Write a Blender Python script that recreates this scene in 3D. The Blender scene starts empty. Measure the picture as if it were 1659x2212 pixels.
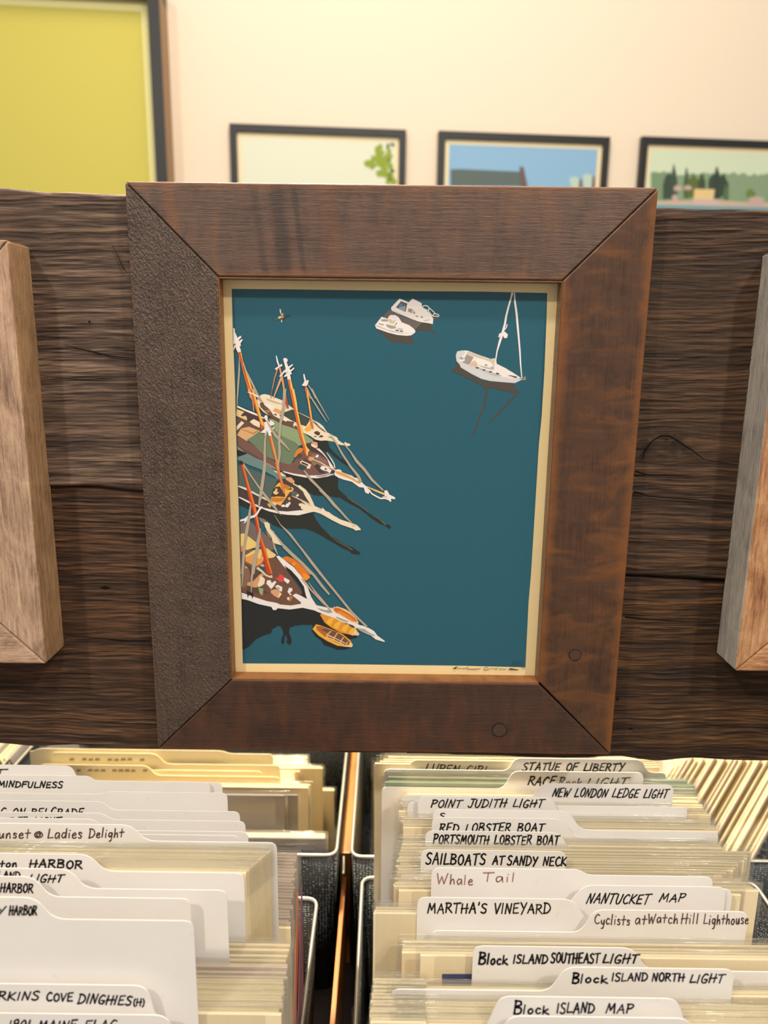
import bpy, bmesh, math, random
import numpy as np
from mathutils import Vector, Matrix

random.seed(7)
sc = bpy.context.scene
C = sc.collection

# ------------------------------------------------------------------ camera
FPX, IW, IH = 1620.0, 1659.0, 2212.0
CAM = Vector((-0.0017, -0.6017, 0.3504))
YAW, PITCH, ROLL = -0.0015, 0.2177, 0.0121
cy, sy, cp, sp = math.cos(YAW), math.sin(YAW), math.cos(PITCH), math.sin(PITCH)
FW = Vector((sy * cp, cy * cp, -sp))
r0 = Vector((cy, -sy, 0)); u0 = r0.cross(FW)
RT = r0 * math.cos(ROLL) + u0 * math.sin(ROLL)
UP = u0 * math.cos(ROLL) - r0 * math.sin(ROLL)
cam_d = bpy.data.cameras.new('camera')
cam = bpy.data.objects.new('camera', cam_d); C.objects.link(cam)
M = Matrix((RT, UP, -FW)).transposed().to_4x4(); M.translation = CAM
cam.matrix_world = M
cam_d.sensor_fit = 'VERTICAL'; cam_d.sensor_height = 24.0
cam_d.lens = FPX / IH * 24.0
cam_d.clip_start = 0.02; cam_d.clip_end = 50
cam_d.dof.use_dof = True; cam_d.dof.focus_distance = 0.60
cam_d.dof.aperture_fstop = (cam_d.lens / 1000.0) / 0.0048
sc.camera = cam
# ------------------------------------------------------------------ light and exposure
w = bpy.data.worlds.new('room_light'); sc.world = w; w.use_nodes = True
w.node_tree.nodes['Background'].inputs[0].default_value = (1.0, 0.93, 0.84, 1)
w.node_tree.nodes['Background'].inputs[1].default_value = 0.50
def lamp(name, loc, aim, size, watt, col, spread=None):
    l = bpy.data.lights.new(name, 'AREA'); l.shape = 'DISK'; l.size = size; l.energy = watt; l.color = col
    if spread: l.spread = spread
    o = bpy.data.objects.new(name, l); C.objects.link(o); o.location = loc
    o.rotation_euler = (Vector(aim) - Vector(loc)).to_track_quat('-Z', 'Y').to_euler()
    return o
lamp('track_light', (-1.15, -1.55, 1.95), (0.0, 0, .15), .13, 27, (1.0, .90, .78))
lamp('track_light', (1.15, -1.60, 1.95), (0.0, 0, .15), .13, 27, (1.0, .90, .78))
lamp('track_light', (0.1, -0.75, 1.95), (0.0, -.1, -.1), .16, 17, (1.0, .93, .85))
lamp('wall_wash_light', (0.0, 0.35, 2.5), (0.0, 1.9, .7), 1.1, 31, (1.0, .87, .70))
lamp('rear_track_light', (-0.25, 0.85, 1.6), (0.0, .25, -.15), .20, 19, (1.0, .84, .60), math.radians(70))
sc.view_settings.view_transform = 'Standard'; sc.view_settings.look = 'None'
sc.view_settings.gamma = 1; sc.view_settings.use_curve_mapping = False
sc.view_settings.exposure = 0.0
sc.cycles.transparent_max_bounces = 48
sc.cycles.max_bounces = 7
sc.cycles.caustics_reflective = False; sc.cycles.caustics_refractive = False

# ------------------------------------------------------------------ helpers
def ray(px, py):
    return (FW + RT * ((px - IW / 2) / FPX) - UP * ((py - IH / 2) / FPX))
def at_y(px, py, Y):          # the point of the vertical plane y = Y seen at a pixel of the photograph
    d = ray(px, py); return CAM + d * ((Y - CAM.y) / d.y)
def at_z(px, py, Z):
    d = ray(px, py); return CAM + d * ((Z - CAM.z) / d.z)
WALL_P = Vector((0, 1.90, 0)); WALL_A = math.radians(5.1)
WU = Vector((math.cos(WALL_A), math.sin(WALL_A), 0)); WN = Vector((math.sin(WALL_A), -math.cos(WALL_A), 0))
def at_x(px, py, X):
    d = ray(px, py); return CAM + d * ((X - CAM.x) / d.x)
def on_wall(px, py, off=0.0): # point on the far wall's plane, moved off it by off
    d = ray(px, py); p0 = WALL_P + WN * off
    return CAM + d * ((p0 - CAM).dot(WN) / d.dot(WN))
def srgb(h):
    if isinstance(h, str):
        h = h.lstrip('#'); h = [int(h[i:i + 2], 16) for i in (0, 2, 4)]
    return tuple((c / 255 / 12.92) if c / 255 <= .04045 else ((c / 255 + .055) / 1.055) ** 2.4 for c in h) + (1,)
def link(o, parent=None):
    C.objects.link(o)
    if parent: o.parent = parent
    return o
def mesh_obj(name, verts, faces, mats, parent=None, smooth=False, mi=None):
    me = bpy.data.meshes.new(name); me.from_pydata([tuple(v) for v in verts], [], faces)
    for m in (mats if isinstance(mats, (list, tuple)) else [mats]): me.materials.append(m)
    if mi: me.polygons.foreach_set('material_index', mi)
    if smooth: me.polygons.foreach_set('use_smooth', [True] * len(me.polygons))
    me.update()
    return link(bpy.data.objects.new(name, me), parent)
def bm_obj(name, bm, mats, parent=None, smooth=False):
    me = bpy.data.meshes.new(name); bm.to_mesh(me); bm.free()
    for m in (mats if isinstance(mats, (list, tuple)) else [mats]): me.materials.append(m)
    if smooth: me.polygons.foreach_set('use_smooth', [True] * len(me.polygons))
    return link(bpy.data.objects.new(name, me), parent)
def empty(name, loc=(0, 0, 0), parent=None):
    o = bpy.data.objects.new(name, None); o.location = loc; o.empty_display_size = .02
    return link(o, parent)
def tag(o, label=None, cat=None, group=None, kind=None):
    if label: o['label'] = label
    if cat: o['category'] = cat
    if group: o['group'] = group
    if kind: o['kind'] = kind
    return o
def prism(outline, y0, y1):   # outline in x-z, extruded along y; returns verts, faces
    n = len(outline)
    v = [(x, y0, z) for x, z in outline] + [(x, y1, z) for x, z in outline]
    f = [list(range(n)), list(range(2 * n - 1, n - 1, -1))]
    f += [(i, i + n, (i + 1) % n + n, (i + 1) % n) for i in range(n)]
    return v, f
def box(x0, x1, y0, y1, z0, z1, bevel=0.0):
    bm = bmesh.new()
    bmesh.ops.create_cube(bm, size=1)
    for v in bm.verts:
        v.co = Vector(((x0 + x1) / 2 + v.co.x * (x1 - x0), (y0 + y1) / 2 + v.co.y * (y1 - y0), (z0 + z1) / 2 + v.co.z * (z1 - z0)))
    if bevel: bmesh.ops.bevel(bm, geom=bm.edges[:], offset=bevel, segments=2, affect='EDGES', profile=.6)
    return bm
def tube(path, r, closed=False, seg=8):
    bm = bmesh.new(); rings = []; n = len(path); path = [Vector(p) for p in path]
    up = None
    for i, p in enumerate(path):
        a = path[(i - 1) % n] if (closed or i) else p
        b = path[(i + 1) % n] if (closed or i < n - 1) else p
        t = (b - a).normalized()
        if up is None: up = Vector((0, 0, 1)) if abs(t.z) < .9 else Vector((1, 0, 0))
        s = t.cross(up).normalized(); up2 = s.cross(t).normalized()
        rings.append([bm.verts.new(p + s * (r * math.cos(2 * math.pi * k / seg)) + up2 * (r * math.sin(2 * math.pi * k / seg))) for k in range(seg)])
    for i in range(n if closed else n - 1):
        A, B = rings[i], rings[(i + 1) % n]
        for k in range(seg): bm.faces.new((A[k], A[(k + 1) % seg], B[(k + 1) % seg], B[k]))
    if not closed:
        bm.faces.new(rings[0][::-1]); bm.faces.new(rings[-1])
    return bm
def fillet(pts, radii, seg=5):
    out = []; n = len(pts)
    for i in range(n):
        p = Vector(pts[i]); a = Vector(pts[i - 1]); b = Vector(pts[(i + 1) % n]); r = radii[i]
        if r <= 0: out.append(tuple(p)); continue
        d1 = (a - p); d2 = (b - p)
        t = min(r, d1.length * .49, d2.length * .49)
        s = p + d1.normalized() * t; e = p + d2.normalized() * t
        for k in range(seg + 1):
            u = k / seg; out.append(tuple(s * (1 - u) ** 2 + p * (2 * u * (1 - u)) + e * u * u))
    return out
def vnoise(x, y, seed=0):     # smooth value noise on numpy arrays
    xi = np.floor(x).astype(np.int64); yi = np.floor(y).astype(np.int64)
    xf = x - xi; yf = y - yi
    u = xf * xf * (3 - 2 * xf); v = yf * yf * (3 - 2 * yf)
    def h(a, b):
        k = (a * 374761393 + b * 668265263 + seed * 974634777) & 0x7fffffff
        k = ((k ^ (k >> 13)) * 1274126177) & 0x7fffffff
        return ((k ^ (k >> 16)) & 0xffff) / 65535.0
    return (h(xi, yi) * (1 - u) + h(xi + 1, yi) * u) * (1 - v) + (h(xi, yi + 1) * (1 - u) + h(xi + 1, yi + 1) * u) * v

# ------------------------------------------------------------------ materials
class NT:
    def __init__(s, name):
        s.m = bpy.data.materials.new(name); s.m.use_nodes = True; s.t = s.m.node_tree
        s.b = s.t.nodes['Principled BSDF']; s.out = s.t.nodes['Material Output']
    def n(s, typ, **kw):
        nd = s.t.nodes.new(typ)
        for k, v in kw.items():
            if k.startswith('i_'): 
                key = k[2:]; key = int(key) if key.isdigit() else key
                if hasattr(v, 'is_output') or isinstance(v, bpy.types.NodeSocket): s.t.links.new(v, nd.inputs[key])
                else: nd.inputs[key].default_value = v
            else: setattr(nd, k, v)
        return nd
    def l(s, a, b): s.t.links.new(a, b)
    def coords(s, scale, off=(0, 0, 0), src=None):
        if src is None: src = s.n('ShaderNodeTexCoord').outputs['Object']
        mp = s.n('ShaderNodeMapping'); s.l(src, mp.inputs[0])
        mp.inputs['Scale'].default_value = scale; mp.inputs['Location'].default_value = off
        return mp.outputs[0]
    def noise(s, vec, scale=1, detail=4, rough=.55, dist=0):
        nd = s.n('ShaderNodeTexNoise'); s.l(vec, nd.inputs['Vector'])
        nd.inputs['Scale'].default_value = scale; nd.inputs['Detail'].default_value = detail
        nd.inputs['Roughness'].default_value = rough; nd.inputs['Distortion'].default_value = dist
        return nd.outputs[0]
    def ramp(s, fac, stops):
        nd = s.n('ShaderNodeValToRGB'); s.l(fac, nd.inputs[0]); e = nd.color_ramp.elements
        while len(e) < len(stops): e.new(.5)
        for k, (p, c) in enumerate(stops):
            e[k].position = p; e[k].color = srgb(c) if isinstance(c, (str, list)) else c
        return nd.outputs[0]
    def mix(s, fac, a, b, mode='MIX'):
        nd = s.n('ShaderNodeMix', data_type='RGBA', blend_type=mode)
        for sock, v in ((nd.inputs[0], fac), (nd.inputs[6], a), (nd.inputs[7], b)):
            if isinstance(v, bpy.types.NodeSocket): s.l(v, sock)
            else: sock.default_value = v if not isinstance(v, str) else srgb(v)
        return nd.outputs[2]
    def math(s, op, a, b=0.0, c=None):
        nd = s.n('ShaderNodeMath', operation=op)
        for i, v in enumerate((a, b, c)):
            if v is None: continue
            if isinstance(v, bpy.types.NodeSocket): s.l(v, nd.inputs[i])
            else: nd.inputs[i].default_value = v
        return nd.outputs[0]
    def bump(s, h, strength, dist=.001, prev=None):
        nd = s.n('ShaderNodeBump'); s.l(h, nd.inputs['Height']); nd.inputs['Strength'].default_value = strength
        nd.inputs['Distance'].default_value = dist
        if prev: s.l(prev, nd.inputs['Normal'])
        return nd.outputs[0]
    def done(s, col=None, rough=None, normal=None, spec=None):
        if col is not None:
            if isinstance(col, bpy.types.NodeSocket): s.l(col, s.b.inputs['Base Color'])
            else: s.b.inputs['Base Color'].default_value = srgb(col) if isinstance(col, (str, list)) else col
        if rough is not None:
            if isinstance(rough, bpy.types.NodeSocket): s.l(rough, s.b.inputs['Roughness'])
            else: s.b.inputs['Roughness'].default_value = rough
        if normal is not None: s.l(normal, s.b.inputs['Normal'])
        if spec is not None: s.b.inputs['Specular IOR Level'].default_value = spec
        return s.m
_plain = {}
def plain(h, rough=.6, spec=.3, name='print_ink'):
    k = (h, rough, name)
    if k not in _plain:
        t = NT(name)
        n = t.noise(t.coords((900, 900, 900)), 1, 2)
        c = t.mix(t.math('MULTIPLY', n, .06), srgb(h), srgb([128, 120, 110]))
        _plain[k] = t.done(c, rough, spec=spec)
    return _plain[k]

def barnwood(name, seed, groove, mid, light, blotch, knot=None):
    t = NT(name)
    oc = t.n('ShaderNodeTexCoord').outputs['Object']
    at = t.n('ShaderNodeAttribute', attribute_name='relief').outputs['Fac']
    fine = t.noise(t.coords((14, 40, 420), (seed, 0, seed * 3), oc), 1, 5, .65, .6)
    big = t.noise(t.coords((5, 5, 16), (seed * 2, 0, 1), oc), 1, 4, .6, .4)
    streak = t.noise(t.coords((7, 20, 120), (seed * 5, 0, 2), oc), 1, 3, .5, .3)
    h = t.math('ADD', t.math('MULTIPLY', at, .62), t.math('MULTIPLY', fine, .38))
    c = t.ramp(h, [(.20, groove), (.44, mid), (.74, light)])
    c = t.mix(t.ramp(big, [(.36, (0, 0, 0, 1)), (.66, (1, 1, 1, 1))]), c, t.mix(.55, c, blotch))
    dk = t.ramp(streak, [(.34, (1, 1, 1, 1)), (.47, (0, 0, 0, 1))])
    c = t.mix(t.math('MULTIPLY', dk, .55), c, groove)
    f2 = t.noise(t.coords((45, 60, 1100), (seed, 0, 4), oc), 1, 4, .6, .4)
    c = t.mix(t.math('MULTIPLY', t.ramp(f2, [(.36, (1, 1, 1, 1)), (.50, (0, 0, 0, 1))]), .45), c, groove)
    nb = t.bump(f2, .7, .0009, t.bump(fine, .85, .0012))
    return t.done(c, .62, nb, .35)

def railwood(name, seed, dark, mid, warm, edge_w, crackle=0.0, band=.5, half=.035, rough=.42, stains=()):
    # object space: x along the rail, z across it (0 = rail centre), y depth
    t = NT(name)
    oc = t.n('ShaderNodeTexCoord').outputs['Object']
    grain = t.noise(t.coords((16, 60, 520), (seed, 0, seed), oc), 1, 6, .62, .5)
    mot = t.noise(t.coords((38, 30, 30), (seed * 2, 0, 3), oc), 1, 4, .6, .3)
    bands = t.noise(t.coords((55, 20, 20), (seed * 3, 0, 5), oc), 1, 5, .6, .9)
    c = t.ramp(t.math('ADD', t.math('MULTIPLY', grain, .5), t.math('MULTIPLY', mot, .5)), [(.32, dark), (.52, mid), (.72, mid)])
    c = t.mix(t.math('MULTIPLY', t.ramp(bands, [(.50, (0, 0, 0, 1)), (.72, (1, 1, 1, 1))]), band), c, warm)
    c = t.mix(t.math('MULTIPLY', t.ramp(bands, [(.30, (1, 1, 1, 1)), (.45, (0, 0, 0, 1))]), .5), c, dark)
    sep = t.n('ShaderNodeSeparateXYZ'); t.l(oc, sep.inputs[0])
    az = t.math('ABSOLUTE', sep.outputs[2])
    for (x0, wd, amt, hx) in stains:   # old water stains across the board
        q_ = t.math('DIVIDE', t.math('ABSOLUTE', t.math('SUBTRACT', t.math('ADD', sep.outputs[0], t.math('MULTIPLY', sep.outputs[2], .12)), x0)), wd)
        q_ = t.n('ShaderNodeClamp', i_0=t.math('MULTIPLY', t.math('SUBTRACT', 1.35, t.math('ADD', q_, t.math('MULTIPLY', mot, .7))), 1.6)).outputs[0]
        c = t.mix(t.math('MULTIPLY', q_, amt), c, hx)
    e = t.math('SUBTRACT', az, half - edge_w)
    e = t.math('DIVIDE', e, edge_w)
    e = t.math('ADD', e, t.math('MULTIPLY', t.math('SUBTRACT', mot, .55), 1.6))
    e = t.n('ShaderNodeClamp', i_0=e).outputs[0]
    c = t.mix(t.math('MULTIPLY', e, .75), c, warm)
    wv_ = t.noise(t.coords((90, 200, 520), (seed, 3, 1), oc), 1, 4, .6, 1.0)
    nb = t.bump(wv_, .5, .0007, t.bump(grain, .6, .0006))
    if crackle:
        cr = t.n('ShaderNodeTexVoronoi', feature='F1', distance='EUCLIDEAN')
        wob = t.noise(t.coords((1, 1, 1), (0, 0, 0), oc), 160, 3, .6, 0)
        wv = t.n('ShaderNodeVectorMath', operation='MULTIPLY_ADD'); t.l(oc, wv.inputs[0]); wv.inputs[1].default_value = (420, 420, 700)
        cmb = t.n('ShaderNodeCombineXYZ', i_0=t.math('MULTIPLY', wob, 5), i_2=t.math('MULTIPLY', wob, 6)); t.l(cmb.outputs[0], wv.inputs[2])
        t.l(wv.outputs[0], cr.inputs['Vector']); cr.inputs['Scale'].default_value = 1
        nb = t.bump(cr.outputs['Distance'], crackle, .0020, nb)
        n2 = t.noise(t.coords((240, 240, 560), (2, 2, 2), oc), 1, 4, .6, 1.5)
        nb = t.bump(n2, crackle, .0018, nb)
    return t.done(c, rough, nb, .5)

def wallpaint():
    t = NT('cream_wall_paint')
    n = t.noise(t.coords((60, 60, 60)), 1, 3)
    return t.done(t.mix(t.math('MULTIPLY', n, .2), srgb('f3e4d0'), srgb('ecdac4')), .8, t.bump(n, .1, .001), .2)
M_WALL = wallpaint()
def card_mat(name, a, b, rough=.55, bumpy=.03):
    t = NT(name)
    n = t.noise(t.coords((30, 30, 30)), 1, 4); n2 = t.noise(t.coords((900, 900, 900)), 1, 2)
    spots = t.ramp(t.noise(t.coords((160, 160, 160)), 1, 2), [(.70, (0, 0, 0, 1)), (.78, (1, 1, 1, 1))])
    c = t.mix(n, srgb(a), srgb(b)); c = t.mix(t.math('MULTIPLY', spots, .10), c, srgb('8a8078'))
    return t.done(c, rough, t.bump(n2, bumpy, .0004), .35)
M_CARD = card_mat('white_plastic_divider', 'f5f1ec', 'ece8e3', .5)
M_WARMLIT = card_mat('warm_lit_white_divider', 'f6ecce', 'efe2bb', .5)  # white card with the warm rear light tinted into its colour
M_EDGE = card_mat('cream_print_board', 'fcecc8', 'f3dfb4', .6, .06)
M_EDGE2 = card_mat('pinkish_print_board', 'e6d2bf', 'd8c0ac', .6, .06)
M_EDGE3 = card_mat('green_print_board', '9dac93', '7a8c74', .6, .06)
M_GREY = card_mat('grey_print_board', '8b8482', '7a7472', .5, .05)
M_PAPER = card_mat('cream_print_paper', 'fbe4ae', 'f8dda2', .65, .05)
def sleeve_mat():
    t = NT('clear_plastic_sleeve'); t.t.nodes.remove(t.b)
    nz = t.noise(t.coords((25, 25, 60)), 1, 3, .6, .5)
    nb = t.bump(nz, .35, .002)
    tr = t.n('ShaderNodeBsdfTransparent', i_0=(.965, .965, .955, 1))
    gl = t.n('ShaderNodeBsdfGlossy', i_0=(1, 1, 1, 1), i_Roughness=.10); t.l(nb, gl.inputs['Normal'])
    df = t.n('ShaderNodeBsdfDiffuse', i_0=srgb('f2f0ea'))
    lw0 = t.n('ShaderNodeLayerWeight', i_0=.5)
    lw = t.n('ShaderNodeMath', operation='MULTIPLY_ADD', i_0=t.math('POWER', lw0.outputs['Facing'], 3.0), i_1=.45, i_2=.035)
    a = t.n('ShaderNodeMixShader', i_0=.05); t.l(tr.outputs[0], a.inputs[1]); t.l(df.outputs[0], a.inputs[2])
    b = t.n('ShaderNodeMixShader'); t.l(lw.outputs[0], b.inputs[0]); t.l(a.outputs[0], b.inputs[1]); t.l(gl.outputs[0], b.inputs[2])
    t.l(b.outputs[0], t.out.inputs[0]); return t.m
M_SLEEVE = sleeve_mat()
def glass_mat():
    t = NT('picture_glass'); t.t.nodes.remove(t.b)
    tr = t.n('ShaderNodeBsdfTransparent', i_0=(.98, .985, .98, 1))
    gl = t.n('ShaderNodeBsdfGlossy', i_0=(1, 1, 1, 1), i_Roughness=.02)
    lw0 = t.n('ShaderNodeLayerWeight', i_0=.5)
    fr = t.n('ShaderNodeMath', operation='MULTIPLY_ADD', i_0=t.math('POWER', lw0.outputs['Facing'], 4.0), i_1=.5, i_2=.02)
    b = t.n('ShaderNodeMixShader'); t.l(fr.outputs[0], b.inputs[0]); t.l(tr.outputs[0], b.inputs[1]); t.l(gl.outputs[0], b.inputs[2])
    t.l(b.outputs[0], t.out.inputs[0]); return t.m
M_GLASS = glass_mat()
def meshmetal():
    t = NT('black_embossed_mesh_metal')
    oc = t.n('ShaderNodeTexCoord').outputs['Object']
    v = t.n('ShaderNodeTexVoronoi', feature='F1'); t.l(t.coords((300, 300, 400), (0, 0, 0), oc), v.inputs['Vector']); v.inputs['Randomness'].default_value = .35; v.inputs['Scale'].default_value = 1
    h = t.ramp(v.outputs['Distance'], [(.12, (1, 1, 1, 1)), (.50, (0, 0, 0, 1))])
    c = t.mix(h, srgb('191d1f'), srgb('7b8589'))  # grey highlights of the embossed cells painted into the colour
    m = t.done(c, .38, t.bump(h, .9, .0016), .6); return m
M_MESH = meshmetal()
def metal(name, h, rough):
    t = NT(name); n = t.noise(t.coords((200, 200, 200)), 1, 2)
    t.b.inputs['Metallic'].default_value = .85
    return t.done(t.mix(t.math('MULTIPLY', n, .3), srgb(h), srgb('8c8a80')), rough)
M_WIRE = metal('brushed_grey_wire', 'c9c7bd', .38)
M_BLACKF = plain('1b1d20', .45, .4, 'black_painted_wood')
def honey():
    t = NT('honey_coloured_wood')
    n = t.noise(t.coords((200, 9, 60)), 1, 5, .6, .5)
    return t.done(t.ramp(n, [(.3, '7a4516'), (.6, 'b8722a')]), .45, t.bump(n, .3, .0005), .5)
M_HONEY = honey()
INK = plain('16161a', .5, .3, 'black_marker_ink'); INKB = plain('6b4a47', .5, .3, 'brown_marker_ink'); INKR = plain('a87b6e', .5, .3, 'pale_red_marker_ink')
INKN = plain('1c1b33', .5, .3, 'navy_marker_ink'); INKF = plain('c4b88f', .5, .3, 'show_through_ink')
# ------------------------------------------------------------------ the room
def wall_box(name, u0, u1, z0, z1, d0, d1, mat, parent=None, kind=None):
    # a box in the far wall's own axes: u along the wall, d off its face towards the viewer
    v = []
    for u in (u0, u1):
        for d in (d0, d1):
            for z in (z0, z1):
                p = WALL_P + WU * u + WN * d; v.append((p.x, p.y, z))
    f = [(0, 1, 3, 2), (4, 6, 7, 5), (0, 4, 5, 1), (2, 3, 7, 6), (0, 2, 6, 4), (1, 5, 7, 3)]
    o = mesh_obj(name, v, f, mat, parent)
    if kind: o['kind'] = kind
    return o
FLOOR_Z = -1.08
wall_box('wall_back', -3.2, 3.6, FLOOR_Z, 2.6, -.1, 0, M_WALL, kind='structure')
t = NT('grey_brown_floor'); n = t.noise(t.coords((3, 30, 3)), 1, 5)
M_FLOOR = t.done(t.ramp(n, [(.3, '6d5a48'), (.7, '8e7860')]), .5)
o = mesh_obj('floor', [(-3.2, -2.5, FLOOR_Z), (3.6, -2.5, FLOOR_Z), (3.6, 2.3, FLOOR_Z), (-3.2, 2.3, FLOOR_Z)], [(0, 1, 2, 3)], M_FLOOR); o['kind'] = 'structure'

def wu(px, py, off=0):   # wall coordinates (u, z) of a pixel
    p = on_wall(px, py, off); return (p - WALL_P).dot(WU), p.z
def flat_on_wall(name, pts, off, mat, parent):
    P = [on_wall(x, y, off) for x, y in pts]
    return mesh_obj(name, P, [list(range(len(P)))], mat, parent)
def wall_frame(label, px0, py0, px1, rail, depth, height, mat_px, art_hex, side_mat, margin_hex='f7e9c0'):
    u0, z1 = wu(px0, py0, depth); u1, _ = wu(px1, py0, depth); z0 = z1 - height
    p = WALL_P + WU * ((u0 + u1) / 2)
    r = empty('wall_picture_frame', (0, 0, 0)); tag(r, label, 'picture frame')
    wall_box('top_rail', u0, u1, z1 - rail, z1, .001, depth, M_BLACKF, r)
    wall_box('bottom_rail', u0, u1, z0, z0 + rail, .001, depth, M_BLACKF, r)
    wall_box('side_rail', u0, u0 + rail, z0 + rail, z1 - rail, .001, depth, M_BLACKF, r)
    s = wall_box('side_rail', u1 - rail, u1, z0 + rail, z1 - rail, .001, depth, [M_BLACKF, side_mat], r)
    if side_mat is not M_BLACKF:
        s.data.polygons[1].material_index = 1
        s['label'] = 'black rail with brown outer side'
    wall_box('print_margin', u0 + rail, u1 - rail, z0 + rail, z1 - rail, .001, depth * .55, plain(margin_hex, .7, .2, 'print_margin_paper'), r)
    m = mat_px
    wall_box('printed_picture', u0 + rail + m, u1 - rail - m, z0 + rail + m, z1 - rail - m, depth * .55, depth * .55 + .0006, plain(art_hex, .6, .2), r)
    return r, depth * .55 + .0012
brown_side = plain('a48463', .6, .3, 'brown_side_wood')  # outer face of the right rail, a mid brown
fr, oz = wall_frame('big black frame with a plain yellow-green print, high on the wall at the left', -420, -84, 340, .033, .115, 1.05, .028, 'd2c862', brown_side, 'fdf7b0')
fr1, oz = wall_frame('black frame with pale print and green foliage, leftmost of the three small wall frames', 495, 266, 878, .021, .022, .70, .014, 'e4e9d6', M_BLACKF)
def blobs(name, tagpts, n, r, off, hexcol, parent, seed):
    rnd = random.Random(seed); vs = []; fs = []
    for k in range(n):
        (x0, y0, x1, y1) = tagpts[k % len(tagpts)]
        cx = rnd.uniform(x0, x1); cyy = rnd.uniform(y0, y1); rr = r * rnd.uniform(.5, 1.2); b = len(vs)
        m = 9
        for i in range(m):
            a = 2 * math.pi * i / m; q = rr * rnd.uniform(.6, 1.25)
            vs.append(on_wall(cx + q * math.cos(a), cyy + q * math.sin(a), off + k * 1e-5))
        fs.append(list(range(b, b + m)))
    return mesh_obj(name, vs, fs, plain(hexcol, .6, .2), parent)
blobs('foliage_print', [(808, 312, 848, 345), (800, 322, 846, 350), (815, 345, 846, 380), (822, 360, 846, 392), (790, 350, 812, 358), (832, 375, 848, 398)], 44, 8, oz, '93a83c', fr1, 3)
blobs('foliage_print', [(836, 312, 850, 322), (838, 340, 848, 390)], 8, 5, oz + .0006, '5b6b45', fr1, 4)
fr2, oz = wall_frame('black frame with a blue sky print and grey chair back, middle of the three small wall frames', 948, 282, 1320, .021, .022, .70, .014, '8fbbdf', M_BLACKF)
flat_on_wall('chair_back_print', [(973, 366), (990, 365), (1127, 371), (1134, 402), (974, 402)], oz, plain('5d6c6b'), fr2)
flat_on_wall('chair_back_print', [(1122, 360), (1131, 361), (1140, 404), (1126, 404)], oz + .0003, plain('6d5a55'), fr2)
for a, b in ((1230, 382), (1258, 376)):
    flat_on_wall('chair_slat_print', [(a, b + 6), (a + 4, b), (a + 16, b), (a + 22, b + 7), (a + 20, 408), (a + 5, 408)], oz, plain('bcd6cb'), fr2)
    flat_on_wall('chair_slat_print', [(a + 22, b + 6), (a + 27, b + 4), (a + 27, 408), (a + 20, 408)], oz, plain('7a4636'), fr2)
fr3, oz = wall_frame('black frame with a shoreline print of dark trees, rightmost of the three small wall frames', 1388, 294, 1790, .021, .022, .70, .014, 'd6e6cb', M_BLACKF)
rnd = random.Random(5)
def ridge(x0, x1, base, amp, bottom, hexc, off, step=7):
    pts = [(x0, bottom)]; x = x0
    while x < x1: pts.append((x, base + rnd.uniform(-amp, amp))); x += step
    pts += [(x1, base), (x1, bottom)]
    flat_on_wall('treeline_print', pts, off, plain(hexc), fr3)
ridge(1406, 1775, 376, 4, 440, '8aa585', oz)
ridge(1406, 1440, 372, 3, 440, '7c9a78', oz + .0001)
for (x, y, wd, hh, c) in ((1444, 368, 24, 62, '3d5044'), (1456, 352, 14, 78, '3f5548'), (1483, 358, 12, 70, '4a6149'), (1498, 374, 32, 52, '5f7238'),
                          (1516, 370, 16, 48, '41543f'), (1549, 355, 16, 74, '34463d'), (1562, 372, 24, 52, '37493f'), (1540, 372, 20, 40, '3a4d3f'), (1568, 395, 12, 40, '55764c'), (1622, 404, 20, 22, '6d8740')):
    pts = [(x - wd / 2, y + hh)]
    m = 6
    for i in range(m + 1):
        f = i / m; pts.append((x - wd / 2 * (1 - abs(1 - 2 * f) * .0) + wd * f, y + (abs(1 - 2 * f) ** 1.3) * hh * .45 + rnd.uniform(0, 4)))
    pts.append((x + wd / 2, y + hh))
    flat_on_wall('tree_print', pts, oz + .0002 + .00003 * x / 100, plain(c), fr3)
flat_on_wall('shore_print', [(1406, 434), (1490, 433), (1520, 428), (1600, 436), (1775, 440), (1775, 452), (1406, 446)], oz + .001, plain('cdb9a6'), fr3)
flat_on_wall('shore_print', [(1406, 442), (1560, 446), (1775, 450), (1775, 470), (1406, 466)], oz + .0011, plain('6ea5b5'), fr3)
flat_on_wall('house_print', [(1500, 408), (1544, 409), (1541, 432), (1498, 431)], oz + .0012, plain('ead094'), fr3)
flat_on_wall('house_print', [(1496, 430), (1548, 431), (1556, 444), (1500, 442)], oz + .0013, plain('d6bcb6'), fr3)
for (a, b, c, d) in ((1456, 400, 1472, 412), (1478, 400, 1494, 410), (1618, 424, 1650, 444), (1452, 420, 1464, 434)):
    flat_on_wall('house_print', [(a, b + 3), ((a + c) / 2, b), (c, b + 3), (c, d), (a, d)], oz + .0012, plain('cbb0a8'), fr3)

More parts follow.
